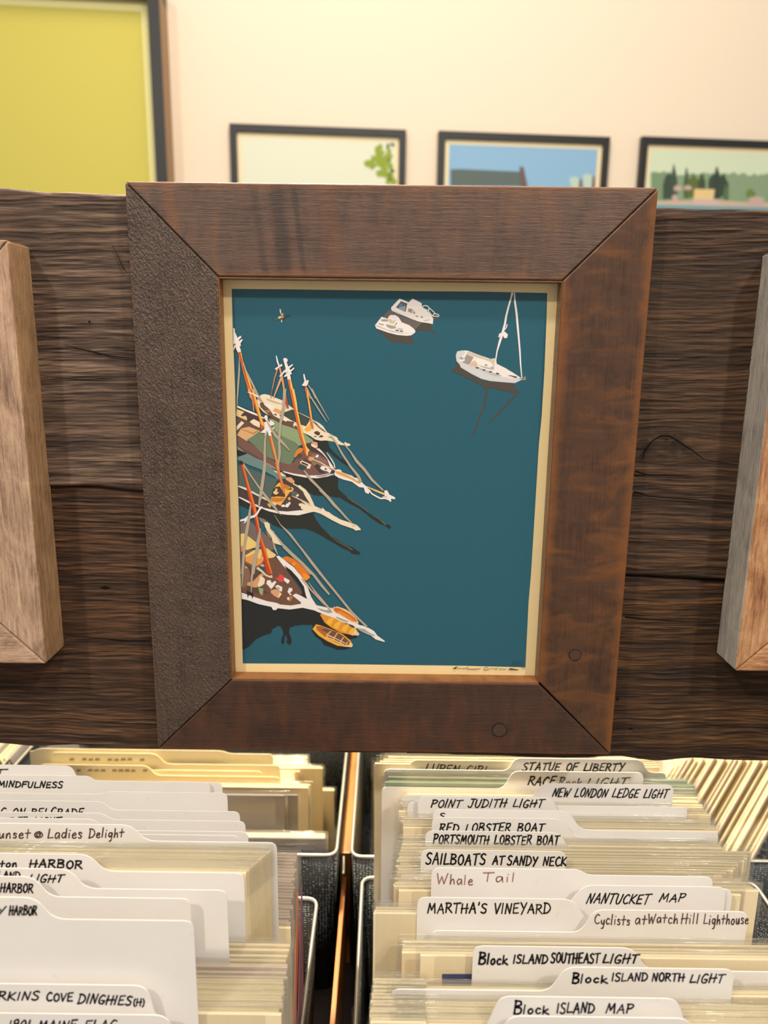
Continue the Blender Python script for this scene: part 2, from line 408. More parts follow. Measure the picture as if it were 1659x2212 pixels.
# ------------------------------------------------------------------ display back board of reclaimed planks
BY = 0.022      # front face of the planks
def plank(xl, xr, ytop_px, ybot_px, seed, mat, thick=.024, proud=0.0, wave=.0012, knot=None, ragged_top=0):
    # ytop_px / ybot_px: (x, y) pixel pairs of the left and right ends of the edges
    T = [at_y(*p, BY) for p in ytop_px]; B = [at_y(*p, BY) for p in ybot_px]
    nx, nz = 240, 520
    s = np.linspace(0, 1, nx + 1); q = np.linspace(0, 1, nz + 1)
    X = xl + (xr - xl) * s
    def line(P, X): return P[0].z + (P[1].z - P[0].z) * (X - P[0].x) / (P[1].x - P[0].x)
    zt = line(T, X) + (vnoise(X * 60, X * 0, seed) - .5) * wave * (2.2 if ragged_top else 1)
    zb = line(B, X) + (vnoise(X * 28, X * 0 + 5, seed + 1) - .5) * wave * 3
    XX, QQ = np.meshgrid(X, q); ZZ = zb[None, :] + (zt - zb)[None, :] * QQ
    zz = ZZ.copy()
    if knot:
        kx, kz, kr = knot
        rr = ((XX - kx) / (kr * 1.9)) ** 2 + ((ZZ - kz) / kr) ** 2
        zz = ZZ + (ZZ - kz) * -.75 * np.exp(-rr * 1.2)
    warp = (vnoise(XX * 9, zz * 12, seed + 3) - .5) * .006 + (vnoise(XX * 40, zz * 60, seed + 4) - .5) * .0018
    g = zz + warp
    h = .26 * vnoise(XX * 6, g * 230, seed + 2) + .32 * vnoise(XX * 24, g * 520, seed + 5) + .26 * vnoise(XX * 60, g * 800, seed + 6) + .16 * vnoise(XX * 90, g * 1200, seed + 7)
    amp = .0030 * (.35 + .9 * vnoise(XX * 6, zz * 18, seed + 8))
    if knot: 
        inside = np.exp(-(rr * 1.6) ** 2); h = h * (1 - inside) + inside * (.15 + .5 * vnoise(XX * 300, ZZ * 300, seed + 9))
    edge = np.minimum(QQ, 1 - QQ) * (zt - zb)[None, :]
    rnd_ = np.clip(1 - edge / .003, 0, 1) ** 2 * .0025
    Y = BY - proud - (h - .5) * amp + rnd_
    hv = np.clip((h - .18) / .64, 0, 1)
    nv = (nx + 1) * (nz + 1)
    front = np.stack([XX.ravel(), Y.ravel(), ZZ.ravel()], 1)
    idx = np.arange(nv).reshape(nz + 1, nx + 1)
    quads = np.stack([idx[:-1, :-1].ravel(), idx[:-1, 1:].ravel(), idx[1:, 1:].ravel(), idx[1:, :-1].ravel()], 1).tolist()
    # back rim and faces
    ring = list(idx[0, :]) + list(idx[1:, -1]) + list(idx[-1, -2::-1]) + list(idx[-2:0:-1, 0])
    back = front[ring].copy(); back[:, 1] = BY + thick
    verts = np.concatenate([front, back]); nr = len(ring)
    quads += [[ring[(i + 1) % nr], ring[i], nv + i, nv + (i + 1) % nr] for i in range(nr)]
    quads.append([nv + i for i in range(nr - 1, -1, -1)])
    o = mesh_obj('plank', verts.tolist(), quads, mat, None, False)
    sm = [True] * (nx * nz) + [False] * (len(quads) - nx * nz)
    o.data.polygons.foreach_set('use_smooth', sm)
    a = o.data.attributes.new('relief', 'FLOAT', 'POINT')
    a.data.foreach_set('value', np.concatenate([hv.ravel(), np.full(nr, .35)]).astype(np.float32))
    return o
board = empty('plank_display_board', (0, BY, 0)); tag(board, 'dark reclaimed plank board that the wooden picture frames hang on, above the print bins', 'display board')
bw1 = barnwood('weathered_grey_brown_plank', 1, '221915', '57453a', '8f7560', '4a3526')
bw2 = barnwood('dark_brown_plank', 2, '1c120c', '47301f', '7c573a', '3a2416')
bw3 = barnwood('brown_plank', 3, '170f0a', '38271b', '6c4d34', '4c331b')
bw4 = barnwood('dark_russet_plank', 4, '170e09', '38230f', '74502c', '2c170e')
SEAM_X = .02
kn = at_y(1436, 962, BY)
pl = [plank(-.72, SEAM_X, [(0, 410), (275, 419)], [(120, 1046), (304, 1056)], 11, bw1, proud=.004, ragged_top=1),
      plank(-.72, SEAM_X, [(120, 1049), (304, 1060)], [(0, 1610), (340, 1618)], 23, bw2),
      plank(SEAM_X + .001, .74, [(1421, 448), (1659, 455)], [(1355, 1236), (1565, 1246)], 31, bw3, proud=.003, knot=(kn.x, kn.z, .016), ragged_top=1),
      plank(SEAM_X + .001, .74, [(1355, 1245), (1565, 1256)], [(1320, 1640), (1659, 1646)], 43, bw4)]
for o in pl:
    o.parent = board; o.matrix_parent_inverse = Matrix.Translation((0, -BY, 0))
# dark cracks and nail holes in the planks: thin sunk slivers
def ribbon_px(pts, widths, Y, name, mat, parent):
    P = [at_y(x, y, Y) for x, y in pts]; n = len(P); vs = []
    for i in range(n):
        a, b = P[max(i - 1, 0)], P[min(i + 1, n - 1)]; d = (b - a).normalized(); nn = Vector((-d.z, 0, d.x)) * (widths[i] / 2)
        vs += [P[i] + nn, P[i] - nn]
    o = mesh_obj(name, vs, [(2 * i, 2 * i + 1, 2 * i + 3, 2 * i + 2) for i in range(n - 1)], mat, parent)
    if parent is not None: o.matrix_parent_inverse = parent.matrix_world.inverted()
    return o
M_CRACK = plain('0c0806', .9, .05, 'dark_crack')
bpy.context.view_layer.update()
cr = [([(1388, 995), (1391, 978), (1402, 962), (1412, 950), (1428, 942), (1445, 942), (1460, 950), (1478, 962), (1500, 976), (1520, 992), (1550, 998), (1590, 1004)], [.0003, .0012, .0012, .0007, .0012, .0012, .0010, .0010, .0007, .0005, .0004, .0002]),
      ([(1374, 1018), (1386, 1023), (1405, 1026), (1450, 1026), (1495, 1026)], [.001, .0008, .0008, .0006, .0002]),
      ([(1400, 1046), (1440, 1048), (1540, 1052)], [.0002, .0005, .0002]),
      ([(1369, 1063), (1386, 1066), (1400, 1072), (1450, 1076), (1520, 1081), (1582, 1085)], [.0014, .0010, .0006, .0007, .0006, .0005]),
      ([(140, 745), (165, 752), (205, 761), (240, 770), (290, 774)], [.0002, .0006, .0008, .0007, .0003]),
      ([(90, 812), (150, 818), (230, 824)], [.0001, .0004, .0001]),
      ([(142, 1373), (220, 1379), (262, 1384), (326, 1385)], [.0006, .0006, .0012, .0008]),
      ([(1350, 1333), (1400, 1338), (1480, 1343), (1550, 1344)], [.0014, .0010, .0006, .0003])]
for pts, wd in cr: ribbon_px(pts, [x * 1.35 for x in wd], BY - .0052, 'crack', M_CRACK, board)
def hole(px, py, rx, rz, spike=0):
    p = at_y(px, py, BY - .0053); vs = []
    for k in range(10):
        a = 2 * math.pi * k / 10; q = rx * (1 + spike * (k in (0, 5)))
        vs.append((p.x + q * math.cos(a), p.y, p.z + rz * math.sin(a)))
    o = mesh_obj('nail_hole', vs, [list(range(10))], M_CRACK, board); o.matrix_parent_inverse = board.matrix_world.inverted()
hole(227, 1270, .0028, .0018, 1.0); hole(193, 695, .0009, .0009); hole(1362, 1574, .0018, .0012, .6); hole(1334, 1510, .0012, .0018)
o = ribbon_px([(243, 530), (250, 545), (256, 560), (262, 573), (268, 583)], [.0006, .0009, .0010, .0009, .0012], BY - .0062, 'scratch', plain('3f261b', .8, .1, 'scratch_brown'), board)
# posts that carry the board, outside the frame to both sides
M_POST = barnwood('post_wood', 6, '2a1a10', '5a3c26', '7a5638', '4a2c1a')
for x in (-.60, .60):
    o = bm_obj('post', box(x - .03, x + .03, BY + .0245, BY + .062, -.3445, .43, .003), M_POST, board); o.matrix_parent_inverse = board.matrix_world.inverted()

# ------------------------------------------------------------------ wooden picture frames
def frame_rails(root, x0, x1, z0, z1, w, yf, t, mats, gap=0.0, bev=.0012, prof=None, corner=None):
    """four mitred rails; each rail's mesh has x along its length and z across; mats: top,right,bottom,left"""
    W, H = x1 - x0, z1 - z0
    specs = [('top_rail', W, ((x0 + x1) / 2, yf, z1 - w / 2), 0), ('right_rail', H, (x1 - w / 2, yf, (z0 + z1) / 2), math.pi / 2),
             ('bottom_rail', W, ((x0 + x1) / 2, yf, z0 + w / 2), math.pi), ('left_rail', H, (x0 + w / 2, yf, (z0 + z1) / 2), -math.pi / 2)]
    out = []
    for k, (nm, L, loc, rot) in enumerate(specs):
        # local z+ is the outer side for the top rail
        g = .0003
        o_, i_ = L / 2 - g, L / 2 - w - g
        v, f = prism([(-i_, -w / 2), (i_, -w / 2), (o_, w / 2), (-o_, w / 2)], 0, t)
        bm = bmesh.new(); vv = [bm.verts.new(p) for p in v]
        for ff in f: bm.faces.new([vv[i] for i in ff])
        bmesh.ops.recalc_face_normals(bm, faces=bm.faces[:])
        if gap and k == 1:   # the open mitre at the upper right
            for q in bm.verts:
                if q.co.x > 0 and q.co.z < 0: q.co.x -= gap
        bmesh.ops.bevel(bm, geom=bm.edges[:], offset=bev, segments=2, affect='EDGES', profile=.5)
        nm2 = 'frame_rail'
        o = bm_obj(nm2, bm, mats[k], root)
        o.location = Vector(loc) - root.location
        o.rotation_euler = (0, rot, 0)
        out.append(o)
    return out
fm_top = railwood('chocolate_rail_banded', 1, '3b2b24', '5a4438', '7f5332', .007, 0, .35, .034, stains=((-.084, .008, .6, '2c211d'), (-.070, .003, .5, '2c211d'), (-.100, .004, .4, '33271f'), (-.165, .006, .45, '7a4a26'), (-.045, .010, .35, '74482c')))
fm_right = railwood('chocolate_rail_orange_mottled', 2, '2f1e15', '4f3422', '865021', .009, 0, .50, .034)
fm_bot = railwood('dark_chocolate_rail', 3, '2c1c15', '452d22', '6f4022', .004, 0, .35, .034)
fm_left = railwood('crackled_dark_rail', 4, '362a24', '55443a', '86624a', .0018, .55, .10, .034, .34)
FR = empty('wooden_picture_frame', (0, 0, .234))
tag(FR, 'large dark brown wooden frame holding the teal harbour print, centre of the plank board', 'picture frame')
rails = frame_rails(FR, -.2000, .2002, -.0002, .4688, .0675, 0.0, .021, [fm_top, fm_right, fm_bot, fm_left], gap=.0014)
bpy.context.view_layer.update()
def disc_px(px, py, rx, Y, name, mat, parent, rz=None, jag=.06, n=16):
    p = at_y(px, py, Y); rz = rz or rx; vs = []
    for k in range(n):
        a = 2 * math.pi * k / n; j = 1 + jag * random.uniform(-1, 1)
        vs.append((p.x + rx * j * math.cos(a), Y, p.z + rz * j * math.sin(a)))
    o = mesh_obj(name, vs, [list(range(n))], mat, parent); o.matrix_parent_inverse = parent.matrix_world.inverted(); return o
# round wooden plugs (old nail knots) in the right and bottom rails, each in a dark ring
M_PLUG = railwood('dark_plug_wood', 9, '33241c', '46332a', '4a3328', .001)
for (px, py, r) in ((1242, 1415, .0056), (1079, 1577, .0070)):
    disc_px(px, py, r, -.0004, 'plug_ring', plain('1f1410', .7, .2, 'dark_ring'), FR)
    disc_px(px, py, r * .86, -.0006, 'plug', M_PLUG, FR)
# inner rebate lip: four thin strips that show the lighter cut wood of the opening
lipm = [railwood('lip_brown', 5, '5d3f30', '80604a', '9a7a60', .001, half=.5), railwood('lip_orange_brown', 6, '6d4220', '946034', 'a8743c', .001, half=.5)]
I = (-.1326, .1329, .0671, .4005); PYL = .0150
def strip(name, x0, x1, z0, z1, mat):
    o = bm_obj(name, box(x0, x1, .0012, PYL + .003, z0, z1, .0002), mat, FR); o.matrix_parent_inverse = FR.matrix_world.inverted(); return o
strip('opening_lip', I[0] - .0006, I[0] + .0006, I[2], I[3], lipm[1])
strip('opening_lip', I[1] - .0006, I[1] + .0006, I[2], I[3], lipm[0])
strip('opening_lip', I[0], I[1], I[2] - .0006, I[2] + .0006, lipm[1])
strip('opening_lip', I[0], I[1], I[3] - .0006, I[3] + .0006, lipm[0])
# backing board and hanging cleat so the frame rests on the planks
o = bm_obj('backing_board', box(-.139, .139, PYL + .0012, .0205, .061, .407), plain('8a6f50', .8, .1, 'backing_board_brown'), FR); o.matrix_parent_inverse = FR.matrix_world.inverted()

# ---- the print: cream paper with the harbour picture printed on it
PR = bm_obj('harbour_print', box(I[0] + .0004, I[1] - .0004, PYL, PYL + .0010, I[2] + .0004, I[3] - .0004), M_PAPER)
tag(PR, 'teal screen print of moored boats seen from above, inside the large dark frame', 'art print')
ZA, ZB, ZC, ZD, ZE = [(a, b, 6.9125) for a, b in ((490, 620), (490, 840), (490, 1000), (490, 1180), (650, 880))]
ZF, ZG, ZH, ZK, ZO = (650, 1060, 5.821), (790, 620, 8.732), (960, 620, 6.504), (560, 660, 16.59), (0, 0, 1)
P = []   # (hex, [points in the photograph])
def sh(hexc, z, s):
    P.append((hexc, [(z[0] + float(a) / z[2], z[1] + float(b) / z[2]) for a, b in (q.split(',') for q in s.split())]))
def st(hexc, z, s, *wd):   # a tapering painted line; wd are widths in photograph pixels
    pts = [(z[0] + float(a) / z[2], z[1] + float(b) / z[2]) for a, b in (q.split(',') for q in s.split())]
    n = len(pts); L, Rr = [], []
    for i, (x, y) in enumerate(pts):
        ax, ay = pts[max(i - 1, 0)]; bx, by = pts[min(i + 1, n - 1)]
        d = math.hypot(bx - ax, by - ay) or 1; nx, ny = -(by - ay) / d, (bx - ax) / d
        f = i / (n - 1) * (len(wd) - 1); k = min(int(f), len(wd) - 2) if len(wd) > 1 else 0
        ww = wd[0] if len(wd) == 1 else wd[k] + (wd[k + 1] - wd[k]) * (f - k)
        L.append((x + nx * ww / 2, y + ny * ww / 2)); Rr.append((x - nx * ww / 2, y - ny * ww / 2))
    P.append((hexc, L + Rr[::-1]))
W_, CR, OR, YE, RU, TN, DK = 'f4ebe8', 'f4e2c6', 'e2762e', 'f2b64e', 'b9481a', 'b5a793', '20241f'
MV, SH1, BR = '7a564d', '4c453d', '5b4038'
sh('185a6d', ZO, '500.5,624 620,625 760,627 900,629 1040,630 1182,633 1180,700 1176,800 1170,900 1164,960 1158,1060 1152,1160 1147,1240 1142,1300 1138,1380 1135,1441.5 1000,1438 880,1436.5 700,1434 524.5,1433 523,1380 521,1280 518,1180 515,1080 512,1000 509,900 508,840 503,720')
# kayak
sh('2f3a33', ZK, '430,580 560,515 700,470 870,430 980,350 1085,320 1120,350 1100,385 1000,430 910,490 860,580 830,570 840,510 760,520 600,560')
sh('3f6656', ZK, '440,565 560,510 640,440 720,400 800,410 860,450 760,495 600,530')
st('e8e0c8', ZK, '745,110 760,200 780,320', .8, 3.2, 1)
sh('e8d2a8', ZK, '665,430 730,380 790,390 790,430 720,470')
sh('e58148', ZK, '775,340 800,310 860,350 880,430 840,455 800,430')
st('efe9d8', ZK, '825,275 850,340', 2.4, 1); st('efe9d8', ZK, '800,500 805,590', 1, 2.4)
# two white motor boats
sh('6a625e', ZG, '440,425 330,555 420,620 640,800 900,880 960,800 1060,680 1000,640 700,560 500,470')
sh(SH1, ZG, '185,790 250,860 330,890 380,960 440,1020 560,1058 640,1040 780,1072 890,1068 910,1040 860,920 960,830 1060,825 1180,830 1230,850 1290,890 1325,890 1320,860 1240,800 1240,700 1060,670 940,800 640,920 300,820')
sh('5d534d', ZG, '1205,545 1270,545 1365,580 1365,610 1290,612 1220,590')
sh('d8d2cf', ZG, '480,390 600,440 800,520 1000,620 1060,660 880,610 760,560 600,500 490,450')
sh(W_, ZG, '640,215 810,290 885,215 1055,305 1060,370 1180,470 1240,530 1275,600 1265,700 1180,680 1060,665 980,645 880,600 740,545 620,480 480,425 480,385')
sh('efe2e6', ZG, '885,215 1055,305 1062,365 960,355 750,355 810,290')
sh('5b5862', ZG, '665,265 785,310 752,470 570,385')
sh('9a9ba6', ZG, '640,380 750,350 745,470 600,405'); sh('3f7fc0', ZG, '650,305 695,320 690,360 640,380 620,350')
sh('a0968d', ZG, '805,400 890,420 870,495 795,460'); sh('a0968d', ZG, '900,435 935,490 930,512 890,495')
sh('a0968d', ZG, '930,540 985,540 995,570 950,560'); sh('a0968d', ZG, '1040,540 1085,565 1070,588 1040,575')
sh('c9c0b6', ZG, '1070,635 1210,605 1200,630 1120,645')
for q in ('1065,380 1100,350 1155,352 1205,400 1280,465 1300,495', '1205,400 1180,430 1160,440', '1180,430 1200,480 1240,525', '1300,495 1260,540 1230,530', '1060,390 1120,420 1160,440', '1290,490 1385,530 1380,555 1262,548'):
    st('eeece4', ZG, q, 1.9)
sh('6d645d', ZG, '205,560 430,600 440,540 520,540 600,600 500,660')
sh(W_, ZG, '300,560 420,600 425,565 470,525 560,530 620,570 680,665 820,720 900,780 940,830 930,860 860,910 780,920 600,905 420,860 200,780 175,720 200,690')
sh('c4bfbb', ZG, '200,715 400,800 600,850 700,868 900,868 700,880 500,850 200,745')
for q in ('290,610 410,610 420,650 320,650 290,635', '380,700 560,740 575,780 480,790 400,750', '540,720 580,665 600,680 560,730'): sh('a59f98', ZG, q)
sh('d9c7aa', ZG, '410,620 460,600 520,640 560,610 570,630 520,700 450,680'); sh('9f958c', ZG, '240,680 340,705 340,725 250,705')
sh('c9c0b6', ZG, '600,770 700,785 700,815 600,800'); sh('5c5a5c', ZG, '560,805 625,812 620,835 562,828'); sh('5c5a5c', ZG, '640,818 705,825 700,848 642,840')
# white sail boat
sh(SH1, ZH, '165,1055 215,1110 330,1200 470,1290 600,1330 960,1350 1010,1440 1065,1480 1010,1510 990,1482 860,1465 640,1410 615,1442 585,1440 520,1380 460,1355 380,1310 300,1275 200,1215 140,1200 105,1175 110,1160 145,1145')
st(SH1, ZH, '600,1420 590,1500 570,1620 555,1700 515,1770 470,1880 450,1980 410,2060 400,2095', 5, 3.6, 2.6, 5.4, 3.4, 2.6, 3, 2.4)
st(SH1, ZH, '1005,1500 950,1560 870,1660 820,1700 740,1790 620,1905', 5, 4, 4, 4.4, 2.6, 5, 1.6)
sh('d8d6d8', ZH, '160,960 180,905 250,890 320,895 480,950 640,1015 700,1010 720,1000 730,1075 800,1110 960,1200 1090,1285 1095,1300 990,1350 800,1335 640,1320 520,1290 380,1220 230,1130 215,1090 170,1040')
sh(W_, ZH, '280,890 330,895 500,960 650,1010 725,1000 735,1080 860,1140 980,1220 1080,1280 900,1275 780,1255 600,1180 450,1110 300,1060 210,1040 210,1010 290,930')
sh('d9c8b4', ZH, '330,905 480,950 580,1000 700,1015 715,1000 720,1060 700,1110 640,1050 560,1020 420,980 310,940')
sh('a39a98', ZH, '310,945 410,985 360,1080 330,1090 245,1055 290,1030 280,1000 300,970'); sh('b5a898', ZH, '225,975 275,1000 260,1020 210,1015')
sh('e0bfa2', ZH, '385,1050 440,1030 470,1100 440,1120 350,1105'); sh('c1b7ac', ZH, '470,1095 640,1135 690,1100 700,1150 680,1165 560,1140')
sh('f6f0e8', ZH, '410,990 560,1030 640,1055 680,1110 640,1130 500,1095 450,1060'); sh('a99e95', ZH, '565,1085 600,1085 605,1110 570,1110')
sh('bfc0c6', ZH, '450,1115 600,1170 760,1230 800,1235 790,1255 700,1250 560,1190 420,1130')
for q in ('440,1125 485,1128 480,1145 445,1145', '530,1155 578,1160 570,1178 540,1172', '625,1180 670,1185 665,1203 630,1200', '722,1205 765,1208 770,1228 730,1228'): sh('4e4142', ZH, q)
sh('5e4a48', ZH, '885,1245 930,1240 1020,1258 1020,1275 985,1275 940,1255'); sh('8c8688', ZH, '1030,1280 1095,1280 1125,1270 1105,1250 1145,1260 1145,1310 1110,1312 1080,1295')
st(W_, ZH, '955,78 935,160 900,280 870,400 850,520 820,640 780,760 740,900 715,1060 700,1140', 5, 3.4, 3.6, 4.2, 4.4, 5.5, 5, 3, 2.4, 2)
st(W_, ZH, '985,78 990,200 1015,380 1030,560 1045,720 1060,900 1070,1080 1088,1280', 2.2, 4.0, 4.6, 4.4, 3.8, 3.6, 3, 2)
st(W_, ZH, '882,525 870,570 845,600', 2.6, 1.8, 2); st(W_, ZH, '765,705 780,665 850,640 880,670 870,705 835,705', 3, 5, 3, 5, 4)
sh(W_, ZH, '830,655 870,648 888,670 880,705 845,712 825,690')
# shadows on the water of the moored schooners
sh('1f2622', ZE, '180,488 400,492 430,600 500,680 600,765 700,825 712,862 690,868 620,825 560,780 480,720 420,662 330,640 240,580')
sh(DK, ZE, '0,1050 505,1025 505,1120 540,1200 620,1280 700,1345 800,1420 900,1490 1010,1580 1110,1630 1170,1659 1060,1659 960,1570 860,1500 740,1440 640,1380 560,1330 420,1310 300,1310 200,1310 120,1270 0,1160')
sh(DK, ZF, '760,245 840,290 900,310 1000,355 1060,420 1115,432 1135,465 1110,478 1060,440 980,410 900,350 820,290')
st('6b6354', ZF, '575,80 660,140 760,200 850,262', 1, 1.8, 1.4, 2); st('6b6354', ZF, '900,310 980,350 1065,430', 1, 1.5, 2.6)
sh(DK, ZC, '870,160 1659,200 1659,520 1500,480 1350,485 1230,440 1130,350 960,280 880,200')
sh(DK, ZC, '180,525 470,660 800,770 1280,735 1300,800 1360,920 1440,1000 1540,1080 1659,1150 1659,1210 1520,1140 1400,1080 1250,1000 1160,980 960,980 820,975 700,930 600,850 450,790 350,700 190,630')
sh(DK, ZF, '0,320 155,280 180,350 250,450 340,540 450,610 560,680 660,720 745,780 738,800 690,798 640,790 610,755 540,730 440,670 350,620 300,590 240,545 150,510 60,475 0,470')
st('6b6354', ZF, '355,548 450,630 560,690 650,745', 1, 1.6, 1.6, 2.8)
sh('14191c', ZD, '220,785 480,870 740,930 1130,915 1400,990 1659,1200 1659,1250 1500,1170 1310,1155 1230,1175 1130,1170 1060,1185 1010,1180 990,1200 940,1210 925,1290 960,1370 965,1430 940,1480 915,1450 885,1440 905,1390 880,1320 860,1360 855,1440 835,1470 810,1430 820,1370 845,1320 835,1250 800,1195 770,1185 680,1235 660,1300 540,1335 430,1390 340,1490 240,1550')
sh('14191c', ZF, '0,1475 200,1500 330,1680 520,1790 700,1810 735,1745 700,1850 600,1870 640,1960 560,1998 460,2000 370,1965 290,1940 250,1880 180,1830 135,1760 150,1685 60,1680 0,1685')
# far schooner (top)
sh('3a2a2c', ZB, '430,160 500,330 680,470 900,560 1100,660 1400,770 1500,740 1480,640 1300,470 1000,310 700,140')
sh(CR, ZB, '440,200 470,120 520,85 570,78 640,95 720,130 850,180 960,270 1000,300 1060,345 1240,430 1300,470 1380,510 1440,560 1500,650 1560,680 1659,740 1659,830 1600,790 1480,770 1400,775 1330,760 1240,700 1130,650 1060,610 960,560 840,520 740,450 600,380 540,340 470,260')
sh('3d4a43', ZB, '980,305 1060,350 1240,440 1230,490 1180,560 1120,540 960,470 850,400 860,350')
sh('6a4e3c', ZB, '490,215 540,190 560,240 620,290 660,340 700,400 830,470 1000,490 1040,540 1060,610 960,585 830,520 700,450 600,370 560,330 500,270')
sh('a8764a', ZB, '560,320 650,310 660,340 600,365'); sh('e6a563', ZB, '720,285 830,330 850,370 800,385 690,330'); sh('c9b393', ZB, '585,140 700,180 850,230 900,260 840,240 700,210 600,170')
sh(W_, ZB, '560,210 700,260 720,290 660,320 600,270'); sh(W_, ZB, '670,345 780,390 860,440 920,460 880,490 820,450 720,400')
sh('2b2320', ZB, '710,370 755,385 740,400 700,385'); sh('2b2320', ZB, '790,390 830,400 820,420 785,405'); sh(CR, ZB, '1010,500 1060,510 1050,570 1000,570 990,530'); sh('2b2320', ZB, '1010,545 1045,560 1040,575 1010,565')
sh(YE, ZB, '1250,495 1280,590 1240,630 1190,640 1155,610'); sh('7c6a5c', ZB, '1285,475 1340,510 1380,560 1470,630 1480,655 1420,620 1360,570 1290,500')
sh('5a3a22', ZB, '1310,640 1350,628 1395,655 1385,690 1350,695 1300,660'); sh('5a3a22', ZB, '1370,720 1410,685 1450,715 1400,725'); sh('5a3a22', ZB, '1300,705 1340,705 1340,718 1305,718')
sh(CR, ZE, '380,400 400,410 480,440 500,430 530,440 545,480 600,520 640,540 660,515 690,535 720,540 742,558 725,575 690,580 620,565 560,555 500,520 430,490 380,485')
sh('2d4648', ZE, '400,430 450,450 460,462 420,450')
# second schooner (brown deck, green cover)
sh('2d2223', ZB, '130,225 280,290 430,350 600,430 640,470 520,440 400,400 160,300')
sh(W_, ZB, '150,245 290,310 400,350 560,430 560,450 400,385 260,325 150,275')
sh('4a3734', ZB, '155,300 300,345 420,390 560,450 600,600 430,720 300,780 150,700')
sh('e8c98a', ZB, '145,300 260,345 205,400 240,410 280,400 300,430 300,475 200,430 140,400')
sh('6a4a40', ZB, '150,430 600,600 560,720 300,780 150,710')
sh(CR, ZB, '145,560 220,480 260,510 150,620'); sh(CR, ZB, '340,490 400,450 500,500 490,580 400,540'); sh('e0b07a', ZB, '150,690 215,590 330,565 500,630 410,690 300,780')
sh('b98a52', ZB, '215,595 390,655 460,620 470,640 395,680 220,610')
sh(MV, ZB, '150,710 300,780 420,850 560,1000 760,1100 830,1230 680,1180 480,1060 260,930 165,850')
sh('9c8b78', ZB, '155,850 260,920 400,1000 560,1080 700,1160 780,1220 600,1150 400,1050 160,920'); sh('5d4b46', ZB, '170,840 270,905 440,1000 600,1100 440,1040 260,940 175,870')
sh(MV, ZB, '760,1090 1000,1100 1180,850 1330,790 1370,880 1480,1000 1560,1130 1610,1210 1560,1290 1400,1300 1180,1305 1000,1280 830,1230')
sh('6f8265', ZB, '300,760 500,640 640,430 760,620 1060,840 1090,830 1040,920 1010,990 1000,1060 940,1130 860,1110 700,1060 560,1000 420,850')
sh('93a57c', ZB, '660,440 850,540 1000,590 1120,640 1290,770 1280,800 1160,820 1080,850 1000,790 880,730 780,680 700,600')
sh('4b3430', ZB, '1090,860 1160,830 1290,790 1380,880 1470,970 1540,1080 1500,1060 1380,970 1250,930 1180,870')
sh('8b6a60', ZB, '1240,960 1340,990 1480,1060 1510,1130 1420,1100 1300,1030')
sh('e5a083', ZB, '1290,785 1350,800 1360,850 1310,880 1260,850 1255,820'); sh(CR, ZB, '1255,820 1320,840 1360,870 1320,885 1265,855')
sh(W_, ZB, '1330,890 1380,890 1460,980 1540,1090 1600,1180 1600,1210 1540,1160 1500,1050 1430,970'); st('2d2223', ZB, '1420,880 1500,970 1540,1060 1600,1170', .8, 2, 1, 2.4); st(W_, ZB, '1490,950 1560,1050 1600,1120 1615,1180', 1, 2.4, 2.4, 2)
sh(W_, ZB, '830,1225 1000,1265 1200,1295 1400,1290 1580,1250 1620,1270 1500,1310 1340,1335 1180,1325 1000,1290 860,1250'); st('4b3734', ZB, '1330,1310 1450,1300 1580,1262', 1, 2, 1)
sh('e2862e', ZB, '1040,920 1080,880 1150,890 1120,940 1060,980 1030,1030 1000,1010'); sh(BR, ZB, '1030,1010 1090,975 1130,990 1110,1030 1070,1030 1060,1050')
sh('4e3d3a', ZB, '1150,1030 1260,1100 1250,1130 1150,1080'); sh(CR, ZB, '1100,1080 1125,1070 1260,1130 1240,1190 1190,1190 1200,1160 1095,1110'); sh('3c2c2b', ZB, '1120,1085 1215,1130 1210,1155 1110,1110')
sh('2f4a46', ZB, '1060,1160 1100,1130 1170,1150 1190,1190 1130,1220 1070,1190'); sh('e0a05c', ZB, '1225,1010 1310,1020 1290,1060 1250,1080 1215,1060'); st(W_, ZB, '1330,1020 1365,990', 5, 5)
sh('8f7557', ZB, '1270,1060 1380,1110 1540,1190 1460,1180 1300,1150 1270,1110'); st('e3c3a8', ZB, '1260,1040 1400,1100 1500,1160 1640,1220', 2, 2.6, 3, 3)
sh('463434', ZB, '1300,1150 1350,1120 1400,1150 1380,1190 1440,1230 1480,1270 1380,1250'); sh(W_, ZB, '1390,1180 1430,1145 1500,1170 1570,1220 1560,1250 1530,1255 1500,1230 1420,1210'); sh('3c2c2b', ZB, '1455,1190 1480,1182 1500,1205 1470,1210'); sh('463434', ZB, '1560,1220 1600,1215 1622,1250 1600,1270 1540,1265')
sh(W_, ZE, '505,960 540,925 590,930 620,970 700,1000 760,1020 800,1050 860,1055 940,1150 980,1180 1030,1250 1010,1295 960,1270 940,1200 870,1190 760,1110 640,1080 560,1050 500,1010')
sh('e8a957', ZE, '520,950 590,960 700,1010 800,1065 900,1140 850,1135 740,1070 600,1020 520,985'); sh('efc172', ZE, '980,1175 1120,1230 1250,1280 1240,1310 1120,1260 990,1195')
st(W_, ZE, '1010,1220 1060,1290 1130,1330 1190,1360 1260,1355 1310,1370', 2.4, 3.4, 3, 3.6, 5); sh(W_, ZE, '1245,1240 1290,1240 1320,1300 1400,1340 1412,1362 1395,1372 1345,1365 1350,1405 1330,1410 1290,1360 1250,1330'); sh('ddc8ae', ZE, '1215,1330 1290,1320 1290,1350 1220,1350')
